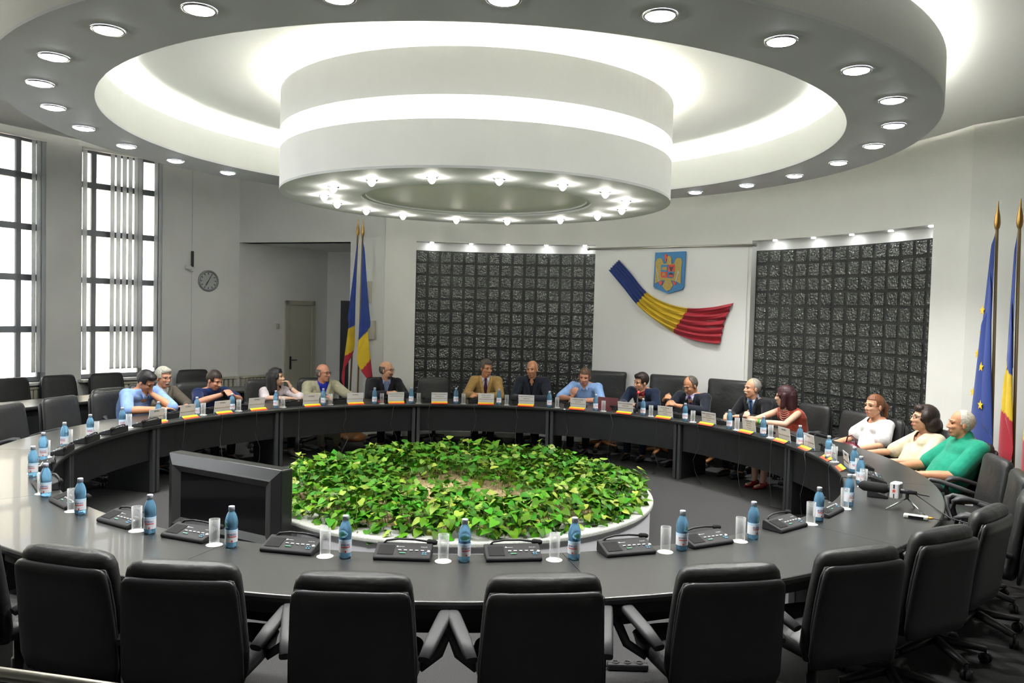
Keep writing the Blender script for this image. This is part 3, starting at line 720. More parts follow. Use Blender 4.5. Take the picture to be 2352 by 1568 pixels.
for i, (b, ph) in enumerate(seats):
    far = -30 < b < 165; rbt = 3.50 if -10 < b < 112 else 3.57
    put(BT, pol(b, rbt, TZ), R_(rb.uniform(-25, 25)), 'blue plastic water bottle ' + ph, 'water bottles')
    put(CO, pol(b-1.75, rbt+(.02 if far else 0), TZ), 0, 'round white coaster ' + ph, 'paper coasters')
    put(GLs, pol(b-1.75, rbt+(.02 if far else 0), TZ+.0012), 0, 'tall clear drinking glass ' + ph, 'drinking glasses')
    ua = b-5.25 if i != 12 else b-4.6; ur = 3.70 if far else 3.515
    put(UN, pol(ua, ur, TZ), R_(ua+90), 'black conference microphone unit ' + ph, 'microphone units')
BEJ = 'BIROUL ELECTORAL JUDEȚEAN'; CJT = 'CONSILIUL JUDEȚEAN TULCEA'
plates = [(160.9, ['MEMBRU', '', BEJ], 'blue shirt leaning on his hand'), (153.1, ['MEMBRU', '', BEJ], 'white-haired man in grey jacket'), (144.9, ['MEMBRU', '', BEJ], 'man in navy T-shirt'), (136.9, ['MEMBRU', '', BEJ], 'left of the black-haired woman'),
          (124.4, ['MEMBRU', '', BEJ], 'left of the man in beige jacket'), (114.4, ['MEMBRU', '', BEJ], 'right of the man in beige jacket'), (105.1, ['MARIUS CRISTI MIHAI', 'SECRETARUL JUDEȚULUI'], 'man in black jacket'),
          (95.2, ['EUGEN CALEAZARCE', 'VICEPREȘEDINTE', CJT], 'empty far chair'), (84.4, ['VASILE GUDU', 'VICEPREȘEDINTE', CJT], 'man in tan jacket'), (75.0, ['HORIA TEODORESCU', 'PREȘEDINTE', CJT], 'bald man in dark suit'),
          (62.8, ['TUDOR ANDREI', 'LOCȚIITOR', BEJ], 'man in light-blue short sleeves'), (51.4, ['TOMA CALIN GHEORGHE', 'PREȘEDINTE', BEJ], 'man speaking into the lit microphone'), (41.6, ['IVAN MIRCEA', 'PREFECT', 'INSTITUȚIA PREFECTULUI', 'TULCEA'], 'left of the man with purple tie'),
          (30.5, ['TUDOR LAURENȚIU MARIN', 'SUBPREFECT', 'INSTITUȚIA PREFECTULUI', 'TULCEA'], 'right of the man with purple tie'), (19.6, ['TOMA ANA', 'SECRETAR', 'INSTITUȚIA', 'TULCEA'], 'man with white moustache'), (9.1, ['MEMBRU', '', BEJ], 'forearm of the woman in red'),
          (1.7, ['MEMBRU', '', BEJ], 'empty chair right of the woman in red'), (-7.2, ['MEMBRU', '', BEJ], 'woman in white blouse'), (-15.2, ['MEMBRU', '', BEJ], 'woman in cream blouse, seen edge-on')]
tcache = {}; placed = []
for i, (a, lines, who) in enumerate(plates):
    pr = 3.53 if a > 100 or a < 5 else 3.50
    t = put(NP, pol(a, pr, TZ), R_(a+90), 'white name plate with striped foot before the ' + who if not who.startswith(('left', 'right')) else 'white name plate with striped foot, ' + who, 'name plates')
    placed.append((t, lines))
for t, lines in placed:
    key = tuple(lines)
    if key not in tcache:
        n = len(lines); bmx = bmesh.new()
        for k, ln in enumerate(lines):
            if not ln: continue
            tm = text_mesh(ln, .0215 if k == 0 else .0165, ext=.0003); w = max((v.co.x for v in tm.vertices), default=.05)
            sc = min(1., .106/w); z = .050-k*.030 if n != 4 else .052-k*.026
            xform(tm, Matrix.Translation((0, 0, .082)) @ Matrix.Rotation(R_(-8), 4, 'X') @ Matrix.Translation((0, .0024, z)) @ Matrix.Rotation(R_(180), 4, 'Z') @ Matrix.Rotation(R_(90), 4, 'X') @ Matrix.Diagonal((sc, 1, 1, 1)))
            bmx.from_mesh(tm); bpy.data.meshes.remove(tm)
        me = bpy.data.meshes.new('lettering'); bmx.to_mesh(me); bmx.free(); me.materials.append(M_INK); tcache[key] = me
    o = bpy.data.objects.new('lettering', tcache[key]); COL.objects.link(o); o.parent = t
# microphone cables hanging over the inner edge of the far desks
rc = random.Random(3)
for i, (b, ph) in enumerate(seats):
    if not (-20 < b < 166): continue
    a = b-4.2; pts = []
    for k, (rr, z) in enumerate(((3.62, .753), (3.50, .756), (3.442, .752), (3.432, .72), (3.44, .60), (3.445, .45), (3.43, .30), (3.44, .15), (3.47, .012), (3.56, .008))):
        pts.append(pol(a+(rc.uniform(-.5, .5) if k > 3 else 0)+.25*max(0, k-3)*rc.choice((-1, 1))*.5, rr, z))
    m = MB(); m.tube(pts, .0035, 5); tag(m.build('microphone_cable', mat('cable_grey', (.06, .06, .062), .5)), 'thin hanging microphone cable ' + ph, 'cable', 'microphone cables')
# lit gooseneck of the speaking man
t = thing('speaking_microphone', 'gooseneck microphone with a lit red ring in front of the man in navy suit', 'microphone', pol(50.0, 3.66, TZ), R_(140))
m = MB(); m.tube([(0, 0, .0), (0, -.01, .10), (.02, -.05, .19), (.05, -.13, .265)], [.020, .013, .009, .008], 8); m.lathe([(.03, 0), (.026, .012), (.016, .02)], n=14); m.build('gooseneck', M_PLAST, t)
m = MB(); m.tube([(.05, -.13, .265), (.056, -.145, .278)], .013, 10); m.build('light_ring', M_LEDR, t)
m = MB(); m.tube([(.056, -.145, .278), (.07, -.18, .305)], [.013, .010], 10); m.build('microphone_head', M_FOAM, t)
# red folder, red notebook, phone
m = MB(); m.X = Matrix.Translation(pol(57.2, 3.72, TZ)) @ rotz(R_(147)); m.box((0, 0, .085), (.30, .012, .17), M=Matrix.Rotation(R_(10), 4, 'X')); m.box((0, .05, .004), (.30, .12, .008))
tag(m.build('folder', mat('maroon_leather', (.10, .012, .018), .4), bevel=.003), 'dark red folder standing between two far name plates', 'folder')
m = MB(); m.X = Matrix.Translation(pol(107.2, 3.72, TZ)) @ rotz(R_(205)); m.box((0, 0, .008), (.15, .10, .016)); tag(m.build('notebook', mat('red_card', (.45, .04, .02), .5), bevel=.002), 'small red notebook by the hand of the man in black jacket', 'notebook')
# press microphone with logo cube on a small tripod
t = thing('press_microphone', 'press microphone with white logo block on a small tripod at the right table end', 'microphone', (3.10, -2.42, TZ), R_(-30))
def loc2(w, z):                                                # world -> local of that thing
    v = Vector((w[0]-3.10, w[1]+2.42, 0)); v.rotate(Euler((0, 0, R_(30)))); return Vector((v.x, v.y, z))
hub = Vector((0, .06, .085))
for k, e_ in enumerate(((-.13, -.01), (.11, -.06), (.05, .16))):
    m = MB(); m.tube([hub, (e_[0], e_[1], .006)], .006, 8); m.build('leg', M_CHROME, t)
ax = Vector((-.93, .30, -.02)).normalized(); mp = hub+Vector((0, 0, .045))
m = MB(); m.tube([hub, mp], .012, 8); m.tube([mp-Vector((0, 0, .01)), mp+Vector((0, 0, .015))], .02, 8); m.build('clamp', M_PLAST, t)
m = MB(); m.tube([mp-ax*.06, mp+ax*.05, mp+ax*.14], [.013, .019, .022], 12); m.build('handle', M_PLAST, t)
m = MB(); m.tube([mp+ax*.13, mp+ax*.15, mp+ax*.30, mp+ax*.33], [.026, .036, .036, .02], 14); m.build('windscreen', M_FOAM, t)
cb = mp+ax*.075; Mc = Matrix.Rotation(math.atan2(ax.y, ax.x), 4, 'Z')
m = MB(); m.box(cb, (.062, .09, .115), M=Mc); bx = m.build('logo_block', M_PLATE, t, bevel=.01)
m = MB(); m.X = Matrix.Translation(cb) @ Mc @ Matrix.Translation((0, .0455, 0)) @ rx90
star = [(.016*(1 if k % 2 == 0 else .42)*math.sin(R_(36*k)), .016*(1 if k % 2 == 0 else .42)*math.cos(R_(36*k))) for k in range(10)]
m.poly(star, -.001, .0015)
m.X = Matrix.Translation(cb) @ Mc @ Matrix.Translation((0, -.0455, 0)) @ rx90; m.poly(star, -.001, .0015); m.build('logo_star', M_SRED, bx)
m = MB(); m.X = Matrix.Translation(cb) @ Mc
for yy in (.046, -.046):
    m.box((0, yy, .032), (.010, .001, .028)); m.box((0, yy, -.034), (.008, .001, .030))
m.build('logo_letters', M_INK, bx)
m = MB(); m.tube([mp-ax*.05, mp-ax*.14+Vector((0, 0, -.01)), loc2((3.33, -2.12), .06), loc2((3.36, -2.33), .008), loc2((3.30, -2.60), .006), loc2((3.36, -2.75), .004), loc2((3.42, -2.84), -.06), loc2((3.46, -2.86), -.3)], .004, 6); m.build('cable', M_PLAST, t)
t = thing('audio_recorder', 'white and silver pocket recorder lying beside the press microphone', 'recorder', (3.06, -2.60, TZ), R_(-33))
m = MB(); m.box((0, 0, .014), (.15, .05, .026)); m.build('body', mat('recorder_silver', (.60, .62, .55), .35), t, bevel=.008)
m = MB(); m.box((.0, -.0255, .014), (.09, .002, .016)); m.build('display', M_SCREEN, t)
m = MB(); m.tube([(.075, .01, .014), (.10, .015, .014)], .008, 8); m.build('plug', mat('plug_orange', (.75, .35, .03), .4), t)
m = MB(); m.tube([(.10, .015, .014), (.15, .02, .008), (.20, .06, .005)], .003, 6); m.build('cable', M_PLAST, t)

# ------------------------------------------------------------------ television
tc_, ta = Vector((-1.925, -1.18, 0)), math.atan2(-.545, .84)
t = thing('television', 'large black flat television on the floor with its screen turned to the lower left', 'television', tc_, ta)
W, H0, H1 = 1.32, .12, .80
def frame(mb, x0, x1, z0, z1, ix, y0, y1, bx, mi=0):          # nested stepped picture frame between two rectangles
    a = [(-x0, y0, z0), (x0, y0, z0), (x0, y0, z1), (-x0, y0, z1)]
    b = [(-(x0-ix), y1, z0+bx), (x0-ix, y1, z0+bx), (x0-ix, y1, z1-bx), (-(x0-ix), y1, z1-bx)]
    mb.add(a+b, [(k, (k+1) % 4, 4+(k+1) % 4, 4+k) for k in range(4)], mi)
m = MB(); m.box((0, .06, (H0+H1)/2), (W, .12, H1-H0)); m.build('casing', M_TVF, t, bevel=.012)
m = MB(); frame(m, W/2-.005, 0, H0+.005, H1-.005, .075, -.002, -.035, .075); m.build('outer_frame', M_TVF, t)
m = MB(); frame(m, W/2-.08, 0, H0+.08, H1-.08, .012, -.035, -.040, .012); m.build('ridge', M_TVR, t)
m = MB(); frame(m, W/2-.092, 0, H0+.092, H1-.092, .07, -.040, -.008, .055); m.build('bezel', M_TVR, t)
m = MB(); m.box((0, -.004, (H0+H1)/2), (W-.30, .008, H1-H0-.27)); m.build('screen', M_SCREEN, t)
m = MB(); m.box((0, .05, .10), (.30, .10, .06)); m.box((0, .05, .035), (.90, .34, .07)); m.build('stand', M_TVF, t, bevel=.008)
# handrail, power strip
t = thing('handrail', 'curved metal handrail crossing the bottom left corner', 'handrail')
m = MB(); m.tube([(-2.6, -5.18, 1.03), (-1.8, -5.33, 1.02), (-1.295, -5.42, 1.015), (-1.095, -5.465, 1.01), (-.9, -5.51, 1.005), (-.3, -5.64, .995), (.6, -5.82, .99)], .019, 14); m.build('rail', M_STEEL, t)
for x, y in ((-2.4, -5.22), (.5, -5.80)):
    m = MB(); m.tube([(x, y, 0), (x, y, 1.0)], .018, 12); m.lathe([(.05, 0), (.05, .008), (.02, .012)], (x, y, 0), 16); m.build('post', M_STEEL, t)
t = thing('power_strip', 'black power strip lying on the carpet under the near desk', 'power strip', (1.0, -3.20, 0), R_(-4))
m = MB(); m.box((0, 0, .022), (.24, .055, .04)); m.build('housing', M_PLAST, t, bevel=.01)
for k in range(3):
    m = MB(); m.lathe([(.021, .043), (.021, .050), (.017, .050), (.017, .043)], (-.07+.07*k, 0, 0), 14); m.build('socket', M_PLASTG, t)
m = MB(); m.tube([(-.12, 0, .02), (-.2, -.03, .006), (-.4, -.14, .006), (-.55, -.2, .006), (-.9, -.02, .006)], .006, 6); m.build('cable', M_PLAST, t)

# ------------------------------------------------------------------ banner, draped flag, coat of arms
b1, b2 = Vector((2.073, 4.878, 0)), Vector((4.07, 3.395, 0)); db = (b2-b1).normalized(); nb = Vector((db.y, -db.x, 0)) if Vector((db.y, -db.x, 0)).dot(-b1) > 0 else Vector((-db.y, db.x, 0))
TBn = Matrix(((db.x, 0, nb.x, b1.x), (db.y, 0, nb.y, b1.y), (0, 1, 0, 0), (0, 0, 0, 1)))      # local x along the wall, y up, z into the room
t = thing('banner', 'plain white hanging banner on a metal rod between the glass-block panels', 'banner')
m = MB(); m.X = TBn; N = 20; vs = []
for i in range(N+1):
    for j in range(2): vs.append((.02+2.42*i/N, .10+2.98*j, .004*math.sin(i*1.3)))
m.add(vs, [(2*i, 2*i+2, 2*i+3, 2*i+1) for i in range(N)], 0, True); m.add([(x, y, z-.004) for x, y, z in vs], [(2*i, 2*i+1, 2*i+3, 2*i+2) for i in range(N)], 0, True)
m.build('cloth', mat('banner_cloth', (.77, .77, .75), .7), t)
m = MB(); m.X = TBn; m.tube([(-.10, 3.105, .02), (2.53, 3.105, .02)], .017, 12); m.tube([(-.13, 3.105, .02), (-.10, 3.105, .02)], .024, 10); m.tube([(2.53, 3.105, .02), (2.56, 3.105, .02)], .024, 10)
m.tube([(.0, 3.105, .02), (0, 3.12, -.05)], .008, 6); m.tube([(2.44, 3.105, .02), (2.44, 3.12, -.05)], .008, 6); m.build('rod', M_STEEL, t)
# draped tricolour
top = [(.432, 2.92), (.657, 2.701), (.911, 2.427), (1.215, 2.27), (1.594, 2.194), (1.943, 2.214), (2.259, 2.286)]
bot = [(.263, 2.761), (.509, 2.502), (.747, 2.234), (1.031, 2.008), (1.355, 1.823), (1.725, 1.714), (2.079, 1.675)]
def crv(P, t_):
    x = t_*(len(P)-1); i = min(int(x), len(P)-2); f = x-i; g = lambda k: Vector(P[max(0, min(len(P)-1, k))])
    p0, p1, p2, p3 = g(i-1), g(i), g(i+1), g(i+2)
    return .5*((2*p1)+(-p0+p2)*f+(2*p0-5*p1+4*p2-p3)*f*f+(-p0+3*p1-3*p2+p3)*f**3)
m = MB(); m.X = TBn; NU, NV = 60, 72; vs = []
for i in range(NU+1):
    t_ = i/NU; a, b_ = crv(top, t_), crv(bot, t_)
    for j in range(NV+1):
        s_ = j/NV; p = a+(b_-a)*s_; fo = s_*5.2+.35*math.sin(t_*4+s_*3); amp = .022+.012*t_
        if t_ > .9: p = p+Vector((.07*(t_-.9)*10*max(0, .5-abs(s_-.45))*-1.2, 0))
        vs.append((p.x, p.y, .045+amp*math.sin(2*PI*fo)+.012*math.sin(2*PI*(s_*11+t_*1.5))-(.03 if s_ in (0., 1.) else 0)))
for i in range(NU):
    mi = 0 if i < NU/3 else 1 if i < 2*NU/3 else 2
    for j in range(NV):
        jag = int(.8*math.sin(j*.55)); mm = 0 if i+jag < NU/3 else 1 if i+jag < 2*NU/3 else 2
        k = i*(NV+1)+j; m.add([vs[k], vs[k+NV+1], vs[k+NV+2], vs[k+1]], [(0, 1, 2, 3)], mm, True)
o = m.build('draped_flag', [M_BLUE, M_YEL, M_RED]); sd = o.modifiers.new('s', 'SOLIDIFY'); sd.thickness = .003
tag(o, 'blue, yellow and red flag draped diagonally across the white banner', 'flag')
# coat of arms, drawn in thousandths measured on the plaque
t = thing('coat_of_arms', 'blue coat of arms with golden eagle fixed above the draped flag', 'coat of arms')
k_ = .486/780
def cp(pts): return [(1.033+(x-305)*k_, 3.032-(y-215)*k_*.93) for x, y in pts]
def plaq(name, pts, h0, h1, M, parent): m = MB(); m.X = TBn; m.poly(cp(pts)[::-1], h0, h1); return m.build(name, M, parent)
plaq('shield', [(312, 228), (1085, 210), (1075, 1120), (1040, 1185), (670, 1300), (340, 1165), (296, 1110)], .02, .05, M_CREST, t)
eg = plaq('eagle', [(335, 1045), (340, 480), (375, 400), (440, 375), (500, 395), (522, 470), (555, 530), (610, 520), (640, 420), (610, 370), (655, 325), (710, 322), (745, 380), (742, 500), (760, 540), (815, 520), (835, 440), (880, 380), (930, 370), (985, 400), (1015, 470), (1000, 620), (995, 1045), (890, 985), (800, 960), (740, 950), (805, 1095), (730, 1200), (660, 1235), (600, 1200), (530, 1100), (600, 950), (500, 960), (440, 985)], .05, .062, M_GOLD, t)
MRc, MDk = mat('crest_red', (.55, .05, .03), .5), mat('crest_dark', (.04, .035, .04), .5)
sh = plaq('quarter', [(490, 550), (660, 550), (660, 735), (490, 735)], .062, .070, M_CREST, t); plaq('lion_bird', [(510, 640), (540, 610), (640, 610), (640, 690), (520, 690)], .070, .074, M_GOLD, sh)
sh = plaq('quarter', [(665, 550), (835, 550), (835, 725), (665, 725)], .062, .070, MRc, t); plaq('ox_head', [(690, 570), (720, 620), (750, 600), (790, 620), (810, 570), (800, 640), (765, 715), (735, 715), (705, 640)], .070, .074, MDk, sh)
sh = plaq('quarter', [(490, 735), (655, 735), (655, 880), (500, 880)], .062, .070, MRc, t); plaq('lion', [(520, 860), (530, 780), (560, 750), (600, 770), (615, 860), (570, 820)], .070, .074, M_GOLD, sh)
sh = plaq('quarter', [(660, 730), (830, 730), (820, 880), (740, 900), (665, 890)], .062, .070, M_CREST, t); plaq('eagle_black', [(685, 790), (750, 750), (815, 790), (800, 810), (700, 810)], .070, .074, MDk, sh); plaq('band', [(700, 815), (815, 815), (805, 875), (705, 875)], .070, .074, MRc, sh)
for pts in ([(440, 1010), (480, 980), (545, 985), (520, 1070), (480, 1085)], [(790, 975), (840, 985), (895, 1030), (880, 1070), (840, 1080)]): plaq('claw', pts, .062, .072, MRc, t)
plaq('sword', [(352, 640), (368, 640), (465, 1010), (448, 1015)], .062, .07, M_GREY, t)
plaq('sceptre', [(915, 770), (945, 770), (880, 990), (862, 990)], .062, .07, M_GREY, t); plaq('sceptre_head', [(910, 720), (955, 720), (955, 780), (910, 780)], .062, .074, M_GREY, t)
plaq('cross', [(570, 280), (620, 280), (620, 330), (640, 330), (640, 375), (615, 375), (610, 470), (585, 470), (580, 375), (565, 375), (565, 330), (570, 330)], .050, .064, MRc, t)

# ------------------------------------------------------------------ flags on poles
def flag_on_pole(name, label, topp, base, cols, hoist, fly, spread, side, seed, folds=3., depth=.03, back=.04, base_stand=False, cuts=(1.4, 1.85, .5)):
    topp = Vector(topp); base = Vector(base); t = thing(name, label, 'flag', (base.x, base.y, 0), 0)
    O = Vector((base.x, base.y, 0)); view = (CAM-topp); view.z = 0; view.normalize()          # cloth folds face the hall
    hall = -Vector((topp.x, topp.y, 0)).normalized(); lat = Vector((0, 0, 1)).cross(hall)*side*-1
    lat = lat.normalized(); fdir = (hall+view).normalized(); rn = random.Random(seed)
    m = MB(); m.tube([base-O, topp-O], .014, 10); m.build('pole', mat('pole_wood', (.22, .15, .07), .4), t)
    m = MB(); c_ = topp-O; m.lathe([(.012, -.02), (.022, .0), (.028, .04), (.024, .10), (.010, .17), (.003, .25)], (c_.x, c_.y, c_.z), 10); m.build('finial', M_BRASS, t)
    NU, NV = 64, 64; tot = hoist+fly*.93; dirp = (base-topp).normalized(); vs = []
    for i in range(NU+1):
        u = i/NU
        for j in range(NV+1):
            v = j/NV; drop = v*hoist+.93*u*fly; q = topp+dirp*(.05+min(drop, tot))
            ph = folds*u+.5*v; tri = 2*abs(2*(ph-math.floor(ph+.5)))-1
            wd = spread*(.12+.88*(drop/tot)**.9)
            lo = wd*(.5+.5*math.sin(2*PI*(u*folds*.5)+v*.8)*(.6+.4*v)) if u > 0 else 0
            lo *= min(1, u*9)
            lo -= back*min(1, u*9)*(.3+.7*drop/tot)
            q = q+lat*lo+fdir*(.02+depth*(.25+.75*drop/tot)*(1+math.sin(2*PI*ph))+.03*u)
            vs.append(q-O)
    m = MB()
    for i in range(NU):
        for j in range(NV):
            k = i*(NV+1)+j; q = vs[k]+O-topp; dd = -q.z+cuts[2]*(q.dot(lat)-.1); mi = 0 if len(cols) == 1 or dd < cuts[0] else 1 if dd < cuts[1] else 2
            m.add([vs[k], vs[k+NV+1], vs[k+NV+2], vs[k+1]], [(0, 1, 2, 3)], mi, True)
    cl = m.build('cloth', cols, t); cl.modifiers.new('s', 'SOLIDIFY').thickness = .002
    if base_stand:
        m = MB(); m.lathe([(.001, 0), (.20, 0), (.20, .05), (.12, .09), (.05, .16), (.03, .3), (.001, .3)], n=24); m.build('stand', M_WOOD, t)
    return t, lat, hall, O, vs
g = 'flags on poles'
flag_on_pole('pole_flag', 'blue, yellow and red flag, left one of the pair beside the pier', (-1.70, 4.98, 3.22), (-1.80, 5.0, 0), [M_BLUE, M_YEL, M_RED], 1.1, 1.35, .20, 1, 1, 2.6, cuts=(1.45, 1.85, -.6), base_stand=True)
flag_on_pole('pole_flag', 'blue, yellow and red flag with wide yellow fold, right one beside the pier', (-1.60, 4.80, 3.20), (-1.64, 4.78, 0), [M_BLUE, M_YEL, M_RED], 1.15, 1.35, .30, -1, 2, 2.2, cuts=(1.45, 1.95, 1.2), base_stand=True)
t, lat, hall, O, vs = flag_on_pole('pole_flag', 'blue flag with a circle of yellow stars on the right wall', (4.95, -.55, 2.97), (5.02, -.55, 0), [M_BLUE], 1.5, .95, .50, 1, 3, 2.4, depth=.03, back=.06, base_stand=True)
FS = 0
def star_on(t, lat, hall, O, vs, L, z, s):
    best = max(vs, key=lambda p: -abs((p).dot(lat)-L)*3-abs(p.z-z)*3+p.dot((hall+(CAM-O).normalized()).normalized())*.6)
    pts = [(s*(1 if k % 2 == 0 else .42)*math.sin(R_(36*k)), s*(1 if k % 2 == 0 else .42)*math.cos(R_(36*k))) for k in range(10)]
    q = best+hall*.012
    m = MB(); m.X = Matrix(((lat.x, 0, hall.x, q.x), (lat.y, 0, hall.y, q.y), (0, 1, 0, z), (0, 0, 0, 1))); m.poly(pts, 0, .003); m.build('star', M_STAR, t)
for L, z in ((.14, 1.98), (.27, 1.78), (.08, 1.66), (.30, 1.40), (.06, 1.30), (.22, 1.12), (.15, 2.2)): star_on(t, lat, hall, O, vs, L, z, .048)
flag_on_pole('pole_flag', 'blue, yellow and red flag at the right picture edge', (4.90, -.92, 2.94), (4.97, -.92, 0), [M_BLUE, M_YEL, M_RED], 1.2, 1.4, .30, 1, 4, 2.2, cuts=(1.2, 1.6, .8), base_stand=True)
flag_on_pole('pole_flag', 'second blue, yellow and red flag cut off by the right picture edge', (4.88, -1.25, 2.94), (4.95, -1.25, 0), [M_BLUE, M_YEL, M_RED], 1.3, 1.4, .34, 1, 6, 2.5, base_stand=True)

# ------------------------------------------------------------------ people
SK = {}
def skin(name, c): 
    return mat('skin_'+name, c, .5, sss=.06, noise=.06, nscale=30)
S_FAIR, S_TAN, S_RED, S_PALE = skin('fair', (.64, .34, .21)), skin('tan', (.57, .27, .145)), skin('ruddy', (.61, .29, .185)), skin('pale', (.68, .42, .30))
def cloth(name, c, rough=.8): return mat('cloth_'+name, c, rough, noise=.12, nscale=25, bump=.12, bscale=60, sheen=.15, spec=.2)
def hairm(name, c): return mat('hair_'+name, c, .5, noise=.35, nscale=70, bump=.5, bscale=160, bdist=.004)
H_BLK, H_DBR, H_BRN, H_RED, H_GREY, H_WHT = hairm('black', (.008, .007, .008)), hairm('dark', (.022, .012, .008)), hairm('brown', (.10, .055, .03)), hairm('auburn', (.17, .06, .022)), hairm('grey', (.30, .28, .25)), hairm('white', (.52, .50, .43))
H_WINE = hairm('wine', (.035, .008, .010)); H_DGR = hairm('dark_grey', (.10, .085, .07))
M_EYE = mat('eye_dark', (.02, .014, .01), .2); M_LIP = mat('lip', (.36, .12, .10), .5); M_RIM = mat('spectacle_rim', (.05, .035, .03), .3, .4); M_RIMS = mat('spectacle_silver', (.5, .5, .5), .2, 1.)
M_WATCH = mat('watch_steel', (.55, .55, .52), .25, 1.)
SHOE = mat('black_shoe', (.012, .012, .012), .3)
def V3(*a): return Vector(a)
def hand(mb, wr, d, nrm, side, curl=.5, sp=1.):
    """palm, four bent fingers of unequal length and a thumb; d = finger direction, nrm = back-of-hand normal, side = +1 thumb on the left of d"""
    wr, d, nrm = Vector(wr), Vector(d).normalized(), Vector(nrm); nrm = (nrm-d*nrm.dot(d)).normalized(); x = d.cross(nrm)*side
    mb.caps(wr-d*.012, wr+d*.02, .026, .026, 10)
    for k in (-1, -.33, .33, 1): mb.caps(wr+d*.015+x*(.013*k), wr+d*.082+x*(.029*k), .015, .0125, 8)
    for k, L in ((-1, .062), (-.33, .077), (.33, .082), (1, .072)):
        p = wr+d*.085+x*(.030*k); dr = (d+x*(.10*k*sp)).normalized(); b = curl
        for seg_, (l, r0_, r1_) in enumerate(((.45, .0105, .0098), (.32, .0098, .009), (.25, .009, .0078))):
            dr = (dr*math.cos(b)-nrm*math.sin(b)).normalized(); q = p+dr*(L*l); mb.caps(p, q, r0_, r1_, 8); p = q; b = curl*1.15
    p = wr+d*.025-x*.030-nrm*.004; q = p+(d*.55-x*.75-nrm*.25).normalized()*.036; r = q+(d*.9-x*.2-nrm*.4).normalized()*.030; s = r+(d*1.-nrm*.4*(.4+curl)).normalized()*.024
    mb.caps(wr+d*.012-x*.012, p, .018, .015, 8); mb.caps(p, q, .0145, .0125, 8); mb.caps(q, r, .0125, .011, 8); mb.caps(r, s, .011, .009, 8)
def person(label, a, r, hz, hr=None, s=1., yaw=0, pitch=0, tilt=0, skin_=S_FAIR, build=1., belly=0., fem=False, R=None, L=None, top=None, hair=None, bottoms=(.02, .02, .024), shoes=None,
           glasses=None, brow=(.05, .03, .02), cuff=None, bare=False, extra=None, hx=0., knees=None, sz=.0):
    """a, r: polar place of the pelvis; hz: height of the head centre; hr: polar radius of the head; arms: (elbow, wrist, finger dir, back-of-hand normal, curl)"""
    t = thing('person', label, 'person', pol(a, r), R_(a+90), 'people at the table')
    hy = r-(hr if hr else r-.12)
    H = V3(hx, hy, hz); nk = H+V3(0, -.04, -.125); ch = V3(hx*.8, nk.y-.035, nk.z+sz); pe = V3(0, 0, .53)
    MH = Matrix.Translation(H) @ rotz(R_(yaw)) @ Matrix.Rotation(R_(pitch), 4, 'X') @ Matrix.Rotation(R_(tilt), 4, 'Y') @ Matrix.Scale(1.07*s, 4)
    hd = lambda *p: MH @ Vector(p)
    sw = (.172 if fem else .203)*build
    def spine(k): return pe.lerp(ch, k)+V3(0, -.035*math.sin(PI*k), 0)
    def torso(mb, g, top_=1.02, bot=0., extra_hip=0.):
        prof = [(-.10, .13, .10), (-.05, .165, .125), (.05, .175, .135), (.30, .158+.03*belly, .118+.07*belly), (.52, .165+.015*belly, .120+.055*belly), (.72, .178, .118), (.86, sw*1.0, .108), (.93, sw*.86, .092), (.98, sw*.6, .075), (1.02, .07, .06)]
        rs = []
        for k, rx, ry in prof:
            if k < bot or k > top_: continue
            c = spine(k); rx = rx*(.93 if fem and .2 < k < .6 else 1)*(build if k < .8 else 1)+g+(extra_hip if k < .3 else 0); ry = ry*(.5+.5*build)+g
            c = c+V3(0, .03*belly if .2 < k < .6 else 0, 0)
            rs.append([c+V3(rx*math.cos(w), ry*math.sin(w), 0) for w in [2*PI*j/24 for j in range(24)]])
        mb.rings(rs, 0, True, True)
        if fem and top_ > .8:
            for sx in (-1, 1): mb.ell(spine(.74)+V3(sx*.075, .085, 0), (.062+g*.7, .048+g*.7, .062+g*.7))
    sh = {1: V3(ch.x+sw-.022, ch.y+.0, ch.z-.072), -1: V3(ch.x-sw+.022, ch.y+.0, ch.z-.072)}
    arms = {1: R or ((.26, .20, .75), (.14, .52, .80), (-.6, .8, 0), (0, 0, 1), .4), -1: L or ((-.27, .28, .76), (-.14, .52, .80), (.6, .8, 0), (0, 0, 1), .4)}
    kn = {}; an = {}
    for sx in (1, -1):
        kz = .56; kn[sx] = V3(sx*.13, .46, kz); an[sx] = V3(sx*.115, .47, .10)
        if knees: kn[sx] = V3(sx*knees[0], knees[1], knees[2]); an[sx] = V3(sx*(knees[0]-.02), knees[1]+.03, .10)
    # body: one continuous surface
    b = MB()
    torso(b, -.012)
    b.caps(nk-V3(0, .02, .07), hd(0, -.012, -.07), .066*(.86 if fem else 1.04), .056*(.86 if fem else 1.06), 14)
    b.X = MH
    b.ell((0, -.012, .030), (.0765, .096, .094)); b.ell((0, .018, -.030), (.063, .074, .086)); b.ell((0, .045, -.088), (.034 if fem else .040, .036, .028)); b.ell((0, .0, -.055), (.061, .06, .055))
    for sx in (-1, 1):
        b.ell((sx*.030, .060, -.022), (.028, .028, .026)); b.ell((sx*.078, -.008, -.008), (.008, .020, .032), Matrix.Rotation(R_(sx*-14), 4, 'Z'))
        b.caps((sx*.012, .083, .026), (sx*.046, .072, .024), .010, .010, 8)
        b.ell((sx*.011, .097, -.030), (.010, .011, .009))
    b.caps((0, .083, .016), (0, .104, -.026), .0085, .0125, 8); b.caps((-.020, .082, -.064), (.020, .082, -.064), .009, .009, 8)
    b.X = Matrix.Identity(4)
